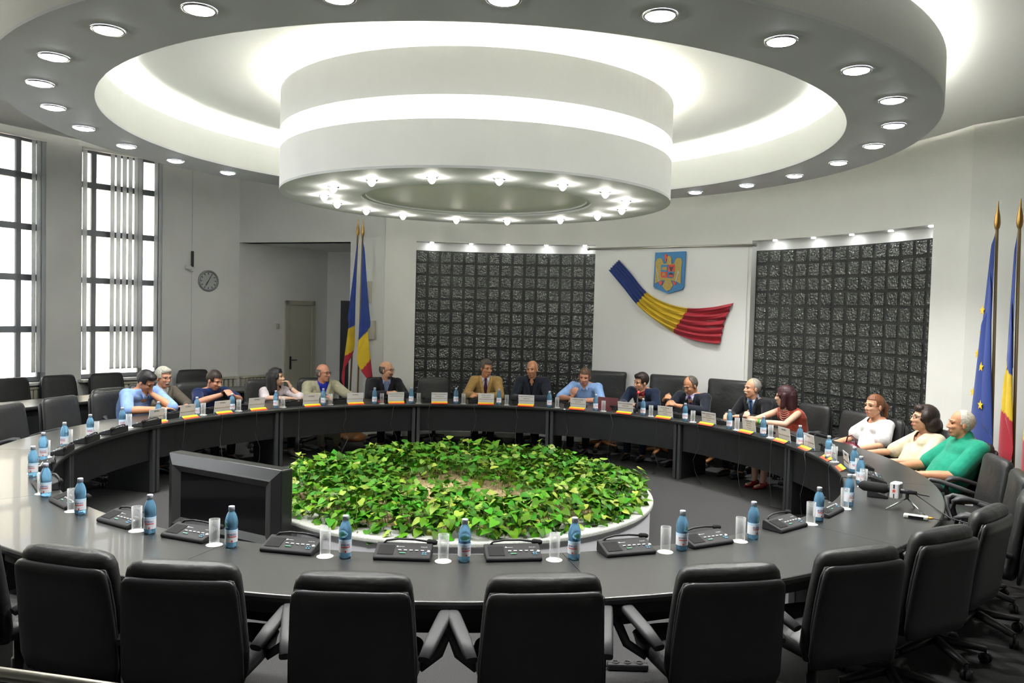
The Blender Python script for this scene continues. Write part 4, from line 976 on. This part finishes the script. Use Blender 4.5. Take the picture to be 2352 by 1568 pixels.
    for sx in (1, -1):
        e_, w_, d_, n_, cu = arms[sx]; e_, w_ = Vector(e_), Vector(w_); ak = .85 if fem else build
        b.caps(V3(nk.x+sx*.04, nk.y-.03, nk.z-.06), sh[sx], .046, .052*ak, 12); b.caps(sh[sx], e_, .052*ak, .042*ak, 14); b.caps(e_, e_.lerp(w_, .35), .043*ak, .044*ak, 14); b.caps(e_.lerp(w_, .35), w_, .044*ak, .029, 14)
        hand(b, w_+Vector(d_).normalized()*.02, d_, n_, sx, cu)
        b.caps(pe+V3(sx*.09, .02, -.01), kn[sx], .082*build, .060, 14); b.caps(kn[sx], kn[sx].lerp(an[sx], .35), .056, .057, 12); b.caps(kn[sx].lerp(an[sx], .35), an[sx], .055, .038, 12)
        b.caps(an[sx]-V3(0, .02, .055), an[sx]+V3(0, .13, -.068), .030, .022, 10)
    me = remesh(b, .0068, 3, 'body'); body = link('body', me, skin_, t)
    # face details
    for sx in (-1, 1):
        m = MB(); m.X = MH; m.ell((sx*.031, .0795, .006), (.013, .006, .0065)); m.build('eye', M_EYE, body)
        m = MB(); m.X = MH; m.caps((sx*.016, .091, .031), (sx*.047, .077, .031), .0042, .003, 6); m.build('eyebrow', mat('brow_%d' % int(brow[0]*1000), brow, .8), body)
    m = MB(); m.X = MH; m.caps((-.020, .090, -.0605), (.020, .090, -.0605), .004, .004, 6); m.caps((-.016, .089, -.068), (.016, .089, -.068), .0045, .0045, 6); m.build('lips', M_LIP, body)
    # clothing
    def sleeves(mb, g, upto, flare=0.):
        for sx in (1, -1):
            e_, w_ = Vector(arms[sx][0]), Vector(arms[sx][1]); ak = .85 if fem else build
            mb.caps(V3(nk.x+sx*.045, nk.y-.035, nk.z-.065), sh[sx], .046*ak+g, .060*ak+g, 14)
            if upto <= 1: mb.caps(sh[sx], sh[sx].lerp(e_, upto), .054*ak+g, .044*ak+g+flare, 14)
            else: mb.caps(sh[sx], e_, .054*ak+g, .044*ak+g, 14); mb.caps(e_, e_.lerp(w_, upto-1), .044*ak+g, .032+g*.7, 14)
    def vneck(me_, zb, wtop, bias=0., off=0.):
        zt = nk.z+.02
        def pred(c):
            k = (c.z-zb)/(zt-zb)
            if k < 0: return False
            cyy = pe.lerp(ch, max(0, min(1, (c.z-pe.z)/(ch.z-pe.z)))).y
            return c.y > cyy+.02 and abs(c.x-ch.x-bias) < wtop*min(k, 1)**.8
        return cutmesh(me_, pred)
    for part, c, kw in top:
        mb = MB(); g = kw.get('g', .012)
        torso(mb, g, kw.get('top', .985), kw.get('bot', -.2), kw.get('hip', 0))
        if kw.get('sleeve'): sleeves(mb, g, kw['sleeve'], kw.get('flare', 0))
        if kw.get('collar'):
            q = nk-V3(0, .012, .035); mb.caps(q, q+V3(0, .008, .045), .068*(.9 if fem else 1.04)+g*.5, .061*(.9 if fem else 1.08)+g*.5, 16)
        me = remesh(mb, .009, kw.get('smooth', 5), part)
        if kw.get('v'): vneck(me, *kw['v'])
        if kw.get('scoop'):
            zz, wx = kw['scoop']; cutmesh(me, lambda p: ((p.x-ch.x)/wx)**2+((p.z-(ch.z+.05))/zz)**2 < 1)
        o = link(part, me, c, t)
        if kw.get('v') or kw.get('scoop'): sd = o.modifiers.new('s', 'SOLIDIFY'); sd.thickness = .005; sd.offset = -1
        if kw.get('lapel'):
            zb, wt = kw['v'][0], kw['v'][1]; zt = nk.z+.015
            for sx in (1, -1):
                lp = MB(); pts = []
                for k in (0, .25, .5, .75, 1.):
                    z = zb+(zt-zb)*k; kk = (z-pe.z)/(ch.z-pe.z); c_ = spine(min(kk, .98)); w_ = wt*k**.8+.006
                    ry = {0: .128, .25: .128, .5: .124, .75: .108, 1.: .075}[k]+g+.05*belly*(1-k)
                    fy = c_.y+ry*math.sqrt(max(.1, 1-(w_/.24)**2))
                    if k == 1.: fy = nk.y+.045
                    pts.append(Vector((ch.x+sx*w_, fy+.004, z)))
                lp.tube(pts, [.006, .022, .028, .026, .016], 10, flat=(1., .35), up=(0, 1, .2)); lp.build('lapel', c, o)
    def chest_y(z, g=.012):
        kk = max(0, min(.98, (z-pe.z)/(ch.z-pe.z))); return spine(kk).y+.118+g-.05*max(0, kk-.75)*2+.045*belly*(kk < .65)
    if extra:
        for e_ in extra:
            if e_[0] == 'tie':
                zt = nk.z-.035; m = MB(); pts = [V3(ch.x, nk.y+.062, zt+.005)]+[V3(ch.x, chest_y(z, .014), z) for z in (zt-.05, zt-.12, zt-.20, zt-.28)]
                m.tube(pts, [.016, .017, .026, .034, .038], 8, flat=(1, .22), up=(0, 1, 0)); m.ell(V3(ch.x, nk.y+.064, zt), (.021, .014, .022)); m.build('tie', e_[1], t)
            elif e_[0] == 'points':
                for sx in (1, -1):
                    m = MB(); z = nk.z-.03; m.tube([V3(ch.x+sx*.058, nk.y+.018, z+.022), V3(ch.x+sx*.040, nk.y+.058, z+.0), V3(ch.x+sx*.052, nk.y+.072, z-.05)], [.014, .022, .006], 8, flat=(1, .3), up=(0, 1, .3)); m.build('collar', e_[1], t)
            elif e_[0] == 'watch':
                q = Vector(arms[e_[1]][1]); d_ = (q-Vector(arms[e_[1]][0])).normalized(); m = MB(); m.tube([q-d_*.022, q-d_*.002], .036, 14); m.build('wristwatch', M_WATCH, t)
            elif e_[0] == 'bangle':
                q = Vector(arms[e_[1]][1]); d_ = (q-Vector(arms[e_[1]][0])).normalized(); m = MB(); m.tube([q-d_*(.012+e_[3]), q-d_*(-.006+e_[3])], .039, 14); m.build('bracelet', e_[2], t)
            elif e_[0] == 'moustache':
                m = MB(); m.X = MH; m.caps((0, .098, -.048), (.026, .089, -.056), .008, .005, 8); m.caps((0, .098, -.048), (-.026, .089, -.056), .008, .005, 8); m.build('moustache', e_[1], body)
            elif e_[0] == 'beard':
                m = MB(); m.X = MH; m.ell((0, .050, -.088), (.041, .040, .029)); m.caps((-.03, .078, -.055), (.03, .078, -.055), .012, .012, 8); m.build('beard', e_[1], body)
            elif e_[0] == 'bow':
                m = MB(); c_ = V3(ch.x, chest_y(ch.z-.07)+.01, ch.z-.07)
                for k in range(5):
                    z = .0-.028*k; w_ = .095-.008*k
                    m.tube([c_+V3(x_, -.55*x_*x_/.1*.5, z-.10*(1-(x_/w_)**2)*.35+.05) for x_ in [w_*(j/5-1) for j in range(11)]], .006, 6)
                m.build('trim', e_[1], t)
            elif e_[0] == 'brooch':
                m = MB(); c_ = V3(ch.x-.09, chest_y(ch.z-.13)+.0, ch.z-.13); m.lathe([(.001, .004), (.018, .004), (.022, 0)], n=10); m.X = Matrix.Identity(4)
                m2 = MB(); m2.ell(c_, (.02, .008, .022)); m2.build('brooch', e_[1], t)
    # trousers / legs
    if bottoms is not None:
        mb = MB(); torso(mb, .006, .16)
        for sx in (1, -1):
            mb.caps(pe+V3(sx*.09, .02, -.01), kn[sx], .092*build, .070, 14); end = .55 if bare else .93
            q = kn[sx].lerp(an[sx], end); mb.caps(kn[sx], q, .068, .055, 12)
        link('trousers', remesh(mb, .011, 5, 'trousers'), mat('trouser_%d_%d' % (int(bottoms[0]*999), int(bottoms[2]*999)), bottoms, .85), t)
    sm_ = shoes or SHOE
    for sx in (1, -1):
        m = MB(); q = an[sx]; heel = 1 if shoes and fem and shoes is not SHOE else 0
        if heel:
            m.caps(q+V3(0, -.035, -.045), q+V3(0, .05, -.068), .034, .034, 10); m.caps(q+V3(0, .05, -.07), q+V3(0, .15, -.082), .035, .018, 10); m.caps(q+V3(0, -.045, -.05), q+V3(0, -.045, -.094), .014, .007, 8)
        else:
            m.caps(q+V3(0, -.03, -.055), q+V3(0, .07, -.062), .040, .040, 10); m.caps(q+V3(0, .07, -.064), q+V3(0, .17, -.070), .040, .028, 10)
        link('shoe', remesh(m, .008, 3, 'shoe'), sm_, t)
    # hair
    if hair:
        hm, prims, pred = hair; mb = MB(); mb.X = MH
        for p in prims:
            if p[0] == 'e': mb.ell(p[1], p[2])
            else: mb.caps(p[1], p[2], p[3], p[4], 12)
        me = remesh(mb, .0062, 3, 'hair'); inv = MH.inverted()
        if pred:
            cutmesh(me, lambda c: pred(inv @ c))
        o = link('hair', me, hm, body)
        if pred: sd = o.modifiers.new('s', 'SOLIDIFY'); sd.thickness = .010; sd.offset = -1
    if glasses:
        m = MB(); m.X = MH
        for sx in (-1, 1):
            m.tube([(sx*.033+.021*math.cos(w), .0985-.22*abs(sx*.033+.021*math.cos(w))**1.3, .004+.016*math.sin(w)) for w in [2*PI*j/14 for j in range(15)]], .0019, 5)
            m.tube([(sx*.054, .090, .010), (sx*.076, .055, .012), (sx*.083, -.005, .004)], .0019, 5)
        m.tube([(-.012, .099, .008), (.012, .099, .008)], .0018, 5); m.build('glasses', glasses, body)
    return t
# hair recipes: primitives in head space, and what to trim away
def front_trim(zf, yf=.035): return lambda p: (p.y > yf and p.z < zf) or (p.z < -.02 and p.y > .012) or (abs(p.x) > .05 and p.y > .03 and p.z < zf)
SHORT = [('e', (0, -.014, .034), (.085, .104, .100))]
SHORT_T = lambda p: (p.y > .045 and p.z < .062) or (p.z < .0 and p.y > -.005) or p.z < -.055
THICK = [('e', (0, -.014, .040), (.088, .107, .103)), ('e', (0, .040, .095), (.062, .052, .035))]
THICK_T = lambda p: (p.y > .045 and p.z < .068) or (p.z < -.0 and p.y > .0) or p.z < -.06
RING = [('e', (0, -.018, .010), (.085, .100, .090))]
RING_T = lambda p: p.z > .052 or p.z < -.058 or (p.y > .012) or (p.z < -.005 and p.y > -.012)
RECED = [('e', (0, -.016, .030), (.085, .101, .099))]
RECED_T = lambda p: (p.y > .028-.9*max(0, .05-abs(p.x)) and p.z > .05) or (p.y > .02) or (p.z < -.0 and p.y > -.005) or p.z < -.058
LONGB = [('e', (0, -.016, .036), (.089, .108, .104)), ('c', (.07, -.02, .02), (.085, .0, -.19), .042, .034), ('c', (-.07, -.02, .02), (-.085, -.0, -.19), .042, .034), ('c', (0, -.075, .02), (0, -.085, -.20), .075, .07), ('c', (.045, -.06, 0), (.055, -.07, -.21), .06, .05), ('c', (-.045, -.06, 0), (-.055, -.07, -.21), .06, .05), ('c', (.03, .045, .095), (.075, .035, .0), .025, .02), ('c', (-.03, .045, .095), (-.075, .035, .0), .025, .02)]
LONG_T = lambda p: p.y > .05 and p.z < .060 and abs(p.x) < .060
BOB = [('e', (0, -.014, .036), (.090, .110, .104)), ('c', (.072, -.012, .02), (.078, -.0, -.11), .036, .030), ('c', (-.072, -.012, .02), (-.078, -.0, -.11), .036, .030), ('c', (0, -.07, .02), (0, -.075, -.11), .075, .065), ('c', (.03, .055, .085), (.07, .04, .02), .022, .02), ('c', (-.03, .055, .085), (-.07, .04, .02), .022, .02)]
PONY = [('e', (0, -.014, .034), (.083, .104, .100)), ('c', (0, -.105, .045), (0, -.150, .0), .030, .036), ('c', (0, -.150, .0), (0, -.155, -.12), .036, .024)]
PONY_T = lambda p: (p.y > .040 and p.z < .070) or (p.z < .0 and p.y > -.005 and p.y < .2) or (p.z < -.055 and p.y > -.09)
CURLY = [('e', (0, -.03, .038), (.100, .118, .112)), ('e', (.055, -.07, -.03), (.065, .075, .08)), ('e', (-.055, -.07, -.03), (.065, .075, .08)), ('e', (0, -.115, -.05), (.085, .075, .09)), ('e', (0, .05, .095), (.06, .045, .04)), ('e', (.07, .0, .03), (.04, .05, .06)), ('e', (-.07, .0, .03), (.04, .05, .06))]
CURLY_T = lambda p: p.y > .055 and p.z < .062 and abs(p.x) < .065
C_LB = cloth('light_blue', (.24, .38, .72)); C_LB2 = cloth('sky_blue', (.28, .46, .82)); C_OLIVE = cloth('grey_olive', (.115, .10, .075)); C_WHITE = cloth('white', (.74, .74, .74)); C_NAVY = cloth('navy_tee', (.008, .020, .085))
C_BLOUSE = cloth('white_pink', (.74, .66, .68)); C_BEIGE = cloth('beige', (.42, .40, .28)); C_ROYAL = cloth('royal_blue', (.012, .03, .42)); C_BLACK = cloth('black', (.012, .012, .016)); C_CHECK = cloth('blue_check', (.22, .28, .45))
C_TAN = cloth('tan', (.40, .25, .085)); C_SUIT = cloth('dark_suit', (.018, .022, .034)); C_DSHIRT = cloth('dark_navy_shirt', (.006, .007, .018)); C_NSUIT = cloth('navy_suit', (.014, .024, .055)); C_DRED = cloth('dark_red', (.16, .008, .012))
C_LILAC = cloth('lilac', (.52, .50, .68)); C_SBLUE = cloth('shirt_blue', (.38, .52, .72)); C_CORAL = cloth('coral', (.42, .075, .045)); C_CREAM = cloth('cream', (.62, .56, .40)); C_GREEN = cloth('green_polo', (.012, .26, .16))
T_PURP = mat('tie_purple', (.05, .018, .12), .4); T_PLUM = mat('tie_plum', (.07, .015, .06), .4); T_BLUE = mat('tie_blue', (.015, .05, .15), .4)
UP = (0, 0, 1)
tbl = lambda x, y=.55: (x, y, .795)
person('man in light blue shirt leaning forward with his chin on his hand, eyes down', 151.2, 4.68, 1.11, 4.36, yaw=22, pitch=-34, tilt=8, sz=.05, skin_=S_TAN, build=1.12, belly=.6,
       L=((-.15, .62, .80), (-.05, .36, .965), (.35, -.25, .85), (-.3, .8, .3), .7), R=((.33, .42, .80), (.02, .60, .80), (-.95, .15, 0), UP, .25),
       top=[('shirt', C_LB, dict(g=.016, sleeve=.95, flare=.006, v=(.93, .055), collar=1))], hair=(H_BLK, THICK, THICK_T), extra=[('points', C_LB)], glasses=M_RIM, brow=(.01, .01, .01))
person('white-haired man with glasses in a grey-brown jacket and white shirt sitting back', 144.2, 4.86, 1.10, 4.76, yaw=4, pitch=-6, skin_=S_RED, build=1.02, belly=.4, L=((-.27, .24, .74), (-.10, .44, .76), (.6, .6, 0), UP, .4), R=((.27, .24, .74), (.10, .44, .76), (-.6, .6, 0), UP, .4),
       top=[('shirt', C_WHITE, dict(g=.008, v=(.97, .04), collar=1)), ('jacket', C_OLIVE, dict(g=.020, sleeve=1.92, v=(.70, .085), lapel=1))], hair=(H_WHT, THICK, THICK_T), extra=[('points', C_WHITE), ('moustache', H_WHT)], glasses=M_RIMS, brow=(.3, .29, .26))
person('brown-haired man in a navy T-shirt looking down at a phone', 137.8, 4.66, 1.06, 4.42, yaw=18, pitch=-20, sz=.03, skin_=S_RED, build=1.04,
       R=((.30, .36, .80), (.06, .52, .90), (-.85, .25, .35), (.3, .5, .8), .75), L=((-.30, .36, .80), (-.12, .52, .86), (.6, .5, .5), (-.4, .6, .6), .7),
       top=[('t_shirt', C_NAVY, dict(g=.016, sleeve=.78, flare=.008, collar=1))], hair=(H_DBR, SHORT, SHORT_T), brow=(.03, .02, .015))
person('woman with long black hair and white top resting her chin on her hand', 125.9, 4.66, 1.06, 4.46, yaw=48, pitch=4, skin_=S_PALE, fem=True, s=.97,
       L=((-.22, .56, .80), (-.15, .37, .915), (.35, -.25, .85), (-.7, .5, .4), .9), R=((.24, .40, .80), (.0, .56, .80), (-.9, .4, 0), UP, .35),
       top=[('blouse', C_BLOUSE, dict(g=.016, sleeve=.92, flare=.012, scoop=(.12, .085)))], hair=(H_BLK, LONGB, LONG_T), extra=[('watch', -1)], shoes=mat('white_shoe', (.7, .7, .7), .5), bottoms=(.012, .013, .03), brow=(.01, .01, .01))
person('bald man with glasses in a beige jacket over a royal blue shirt', 116.8, 4.68, 1.10, 4.52, yaw=38, pitch=-2, skin_=S_RED, build=1.12, belly=.7,
       L=((-.34, .22, .78), (-.34, .48, .80), (.3, .9, 0), UP, .4), R=((.27, .22, .76), (.12, .50, .80), (-.7, .7, 0), UP, .4),
       top=[('shirt', C_ROYAL, dict(g=.010, v=(.98, .04), collar=1)), ('jacket', C_BEIGE, dict(g=.022, sleeve=1.92, v=(.66, .105), lapel=1))], hair=(H_DGR, RING, RING_T), extra=[('points', C_ROYAL)], glasses=M_RIM, brow=(.12, .1, .09), bottoms=(.36, .34, .26))
person('balding bearded man with glasses in a black jacket, hands on the table, looking right', 104.8, 4.64, 1.14, 4.48, yaw=52, pitch=-3, skin_=S_FAIR,
       R=((.26, .24, .77), (.04, .52, .83), (-.75, .5, .2), (.2, .3, 1), .6), L=((-.28, .22, .77), (-.10, .50, .80), (.7, .7, 0), UP, .5),
       top=[('shirt', C_CHECK, dict(g=.008, v=(.97, .045), collar=1)), ('jacket', C_BLACK, dict(g=.020, sleeve=1.92, v=(.68, .085), lapel=1))], hair=(H_DGR, RING, RING_T), extra=[('beard', H_BRN), ('points', C_CHECK)], glasses=M_RIM, brow=(.08, .05, .04))
person('man in a tan jacket with white shirt and plum tie, hands clasped, turning right', 85.6, 4.64, 1.19, 4.46, yaw=36, pitch=-6, skin_=S_TAN, hx=-.02,
       R=((.28, .25, .77), (.15, .52, .82), (-.8, .5, .1), (.2, .3, 1), .7), L=((-.25, .26, .78), (.05, .54, .80), (.8, .5, .1), (-.2, .3, 1), .7),
       top=[('shirt', C_WHITE, dict(g=.008, collar=1)), ('jacket', C_TAN, dict(g=.020, sleeve=1.92, v=(.68, .085), lapel=1))], hair=(H_DGR, THICK, THICK_T), extra=[('tie', T_PLUM), ('points', C_WHITE)], brow=(.08, .06, .05))
person('bald man in a dark blue-grey suit over a black open shirt, facing the camera', 76.3, 4.64, 1.20, 4.48, yaw=-12, pitch=-6, skin_=S_TAN, build=1.06,
       R=((.265, .20, .75), (.13, .48, .795), (-.7, .7, 0), UP, .5), L=((-.265, .20, .75), (-.0, .50, .795), (.8, .6, 0), UP, .5),
       top=[('shirt', C_DSHIRT, dict(g=.008, v=(.95, .05), collar=1)), ('jacket', C_SUIT, dict(g=.020, sleeve=1.92, v=(.68, .075), lapel=1))], extra=[('points', C_DSHIRT)], brow=(.2, .12, .08))
person('man in a light blue short-sleeved shirt with one hand raised over the table', 65.8, 4.66, 1.12, 4.46, yaw=6, pitch=-12, tilt=-4, sz=.045, skin_=S_RED, build=1.04,
       R=((.34, .34, .80), (.08, .56, .83), (-.35, .3, .9), (.1, .9, -.2), .35), L=((-.29, .30, .79), (-.02, .52, .80), (.95, .2, 0), UP, .4),
       top=[('shirt', C_LB2, dict(g=.016, sleeve=.92, flare=.010, v=(.94, .055), collar=1))], hair=(H_BRN, SHORT, SHORT_T), extra=[('points', C_LB2)], brow=(.2, .12, .08))
person('dark-haired man in a navy suit and red shirt speaking into the lit microphone', 54., 4.68, 1.105, 4.37, yaw=-34, pitch=-10, tilt=-6, sz=.05, skin_=S_FAIR,
       R=((.27, .32, .79), (.14, .56, .80), (-.8, .5, 0), UP, .5), L=((-.25, .32, .79), (-.02, .58, .80), (.5, .8, 0), UP, .4),
       top=[('shirt', C_DRED, dict(g=.008, v=(.96, .045), collar=1)), ('jacket', C_NSUIT, dict(g=.020, sleeve=1.92, v=(.68, .075), lapel=1))], hair=(H_DBR, THICK, THICK_T), extra=[('points', C_DRED), ('watch', 1)], brow=(.02, .012, .008), bottoms=(.012, .018, .04))
person('man with glasses in a dark suit and purple tie, looking down, hands raised', 44.4, 4.66, 1.11, 4.43, yaw=-22, pitch=-26, sz=.03, skin_=S_TAN, build=1.08, belly=.3,
       R=((.30, .28, .79), (.24, .52, .90), (-.5, .5, .5), (.6, .6, .4), .8), L=((-.26, .28, .78), (.02, .54, .85), (.6, .6, .3), (-.5, .5, .6), .8),
       top=[('shirt', C_LILAC, dict(g=.008, collar=1)), ('jacket', C_SUIT, dict(g=.020, sleeve=1.90, v=(.66, .080), lapel=1))], hair=(H_DGR, RECED, RECED_T), extra=[('tie', T_PURP), ('points', C_LILAC)], glasses=M_RIMS, brow=(.12, .1, .09))
person('man with white moustache in a black suit and blue tie, sitting upright', 33.4, 4.72, 1.14, 4.58, yaw=-24, pitch=0, skin_=S_FAIR,
       R=((.265, .18, .75), (.14, .47, .795), (-.6, .8, 0), UP, .5), L=((-.265, .18, .75), (-.06, .48, .795), (.7, .7, 0), UP, .5),
       top=[('shirt', C_SBLUE, dict(g=.008, collar=1)), ('jacket', C_BLACK, dict(g=.020, sleeve=1.92, v=(.68, .085), lapel=1))], hair=(H_GREY, RECED, RECED_T), extra=[('tie', T_BLUE), ('moustache', H_WHT), ('points', C_SBLUE)], brow=(.25, .22, .2))
person('woman with wine-dark hair in a sleeveless coral top and red heels, forearms on the table', 25.2, 4.66, 1.105, 4.42, yaw=-62, pitch=-2, skin_=S_PALE, fem=True, s=1.0,
       R=((.24, .48, .80), (.20, .70, .83), (-.5, .6, .5), (.5, .6, .3), .8), L=((-.22, .46, .80), (.08, .62, .80), (.95, .25, .1), (0, .3, 1), .5),
       top=[('blouse', C_CORAL, dict(g=.018, hip=.03, scoop=(.10, .08)))], hair=(H_WINE, BOB, LONG_T), extra=[('bangle', -1, mat('bangle_green', (.05, .42, .06), .35), .03), ('bangle', -1, mat('bangle_gold', (.65, .45, .2), .3, .8), .005), ('bow', mat('coral_trim', (.62, .30, .26), .7))],
       shoes=mat('red_shoe', (.28, .008, .012), .25), bottoms=(.45, .36, .30), bare=True, brow=(.03, .012, .01), knees=(.09, .60, .55))
person('woman in a loose white blouse with an auburn ponytail, seen in profile', 10.3, 4.56, 1.12, 4.66, yaw=6, pitch=2, skin_=S_FAIR, fem=True, build=1.0, s=1.0,
       R=((.23, .02, .72), (.16, .30, .68), (-.5, .8, 0), UP, .4), L=((-.235, -.01, .72), (-.14, .28, .66), (.7, .7, 0), UP, .4),
       top=[('blouse', C_WHITE, dict(g=.018, sleeve=.66, flare=.035, scoop=(.105, .105), hip=.02))], hair=(H_RED, PONY, PONY_T), brow=(.1, .05, .03))
person('smiling woman with bushy dark hair and glasses in a cream blouse, leaning back', .4, 4.56, 1.09, 4.67, yaw=-6, pitch=8, skin_=S_FAIR, fem=True, build=1.04, belly=.5,
       R=((.26, .05, .71), (.22, .34, .70), (-.3, .9, 0), UP, .4), L=((-.265, .02, .70), (-.14, .30, .68), (.5, .8, 0), UP, .4),
       top=[('blouse', C_CREAM, dict(g=.022, sleeve=.9, flare=.02, v=(.86, .075), hip=.02))], hair=(H_DBR, CURLY, CURLY_T), glasses=M_RIMS, extra=[('brooch', mat('brooch_red', (.5, .04, .05), .4))], brow=(.03, .02, .015))
person('grey-haired man in a green polo shirt with wristwatch, in profile at the right', -8.2, 4.52, 1.135, 4.66, yaw=-8, pitch=2, skin_=S_TAN, build=1.12, belly=.8,
       R=((.27, .06, .70), (.22, .36, .68), (-.3, .9, 0), UP, .4), L=((-.29, .04, .70), (-.20, .36, .69), (.5, .8, 0), UP, .4),
       top=[('polo_shirt', C_GREEN, dict(g=.020, sleeve=.85, flare=.012, collar=1))], hair=(H_WHT, RECED, lambda p: (p.y > .025 and p.z > -.1) or (p.z < -.0 and p.y > -.005) or p.z < -.058), extra=[('watch', -1), ('points', C_GREEN)], brow=(.2, .17, .14))
pa = person_chairs = [(151.2, 4.72, 'behind the man leaning on his hand'), (144.2, 4.88, 'behind the white-haired man'), (137.8, 4.70, 'behind the man in navy T-shirt'), (125.9, 4.70, 'behind the woman with long black hair'), (116.8, 4.72, 'behind the man in beige jacket'),
      (104.8, 4.70, 'behind the man in black jacket'), (85.6, 4.68, 'behind the man in tan jacket'), (76.3, 4.68, 'behind the bald man in dark suit'), (33.4, 4.76, 'behind the man with white moustache'), (25.2, 4.70, 'behind the woman in red'), (10.3, 4.58, 'behind the woman with ponytail'),
      (.4, 4.58, 'behind the woman in cream blouse'), (-8.2, 4.55, 'behind the man in green polo')]
for a, r, w_ in pa: put_chair(a, r, 'black leather chair in use ' + w_, 'occupied chairs')
# things people hold
pc = pol(138.4, 4.10, .895); m = MB(); m.X = Matrix.Translation(pc) @ rotz(R_(150)) @ Matrix.Rotation(R_(55), 4, 'X'); m.box((0, 0, 0), (.065, .13, .010)); tag(m.build('phone', M_SCREEN, bevel=.003), 'small black phone in the hands of the man in navy T-shirt', 'phone')
t = thing('handbag', 'dark red handbag on the lap of the woman in white blouse', 'bag', pol(8.2, 4.27, .60), R_(98))
m = MB(); m.ell((0, 0, .07), (.15, .07, .085)); m.build('bag_body', mat('bag_maroon', (.10, .006, .018), .35), t)
m = MB(); m.tube([(-.09, 0, .13), (-.07, .0, .20), (0, 0, .225), (.07, 0, .20), (.09, 0, .13)], .007, 8); m.build('strap', mat('bag_maroon', (.10, .006, .018), .35), t)


# ------------------------------------------------------------------ light and view
w = bpy.data.worlds.new('world'); SC.world = w; w.use_nodes = True
bg = w.node_tree.nodes['Background']; bg.inputs['Color'].default_value = (.92, .96, 1., 1); bg.inputs['Strength'].default_value = 2.3
sun = bpy.data.lights.new('sun', 'SUN'); sun.energy = 6; sun.angle = R_(2); so = bpy.data.objects.new('sun', sun); COL.objects.link(so); so.rotation_euler = (R_(50), 0, R_(20))
for wi, (a0, a1) in enumerate(WIN):
    L_ = bpy.data.lights.new('window_daylight', 'AREA'); L_.shape = 'RECTANGLE'; L_.size = 1.15; L_.size_y = 3.3; L_.cycles.is_portal = True
    lo = bpy.data.objects.new('window_daylight', L_); COL.objects.link(lo); ac = (a0+a1)/2
    lo.location = pol(ac, RL+.25, 2.62); lo.rotation_euler = Euler((R_(90), 0, R_(ac+90)))
vs_ = SC.view_settings; SC.display_settings.display_device = 'sRGB'; vs_.view_transform = 'Standard'; vs_.look = 'None'; vs_.exposure = 1.5; vs_.gamma = 1.; vs_.use_curve_mapping = False
SC.cycles.use_denoising = True; SC.cycles.max_bounces = 8; SC.cycles.sample_clamp_indirect = 8.; SC.cycles.caustics_reflective = False; SC.cycles.caustics_refractive = False
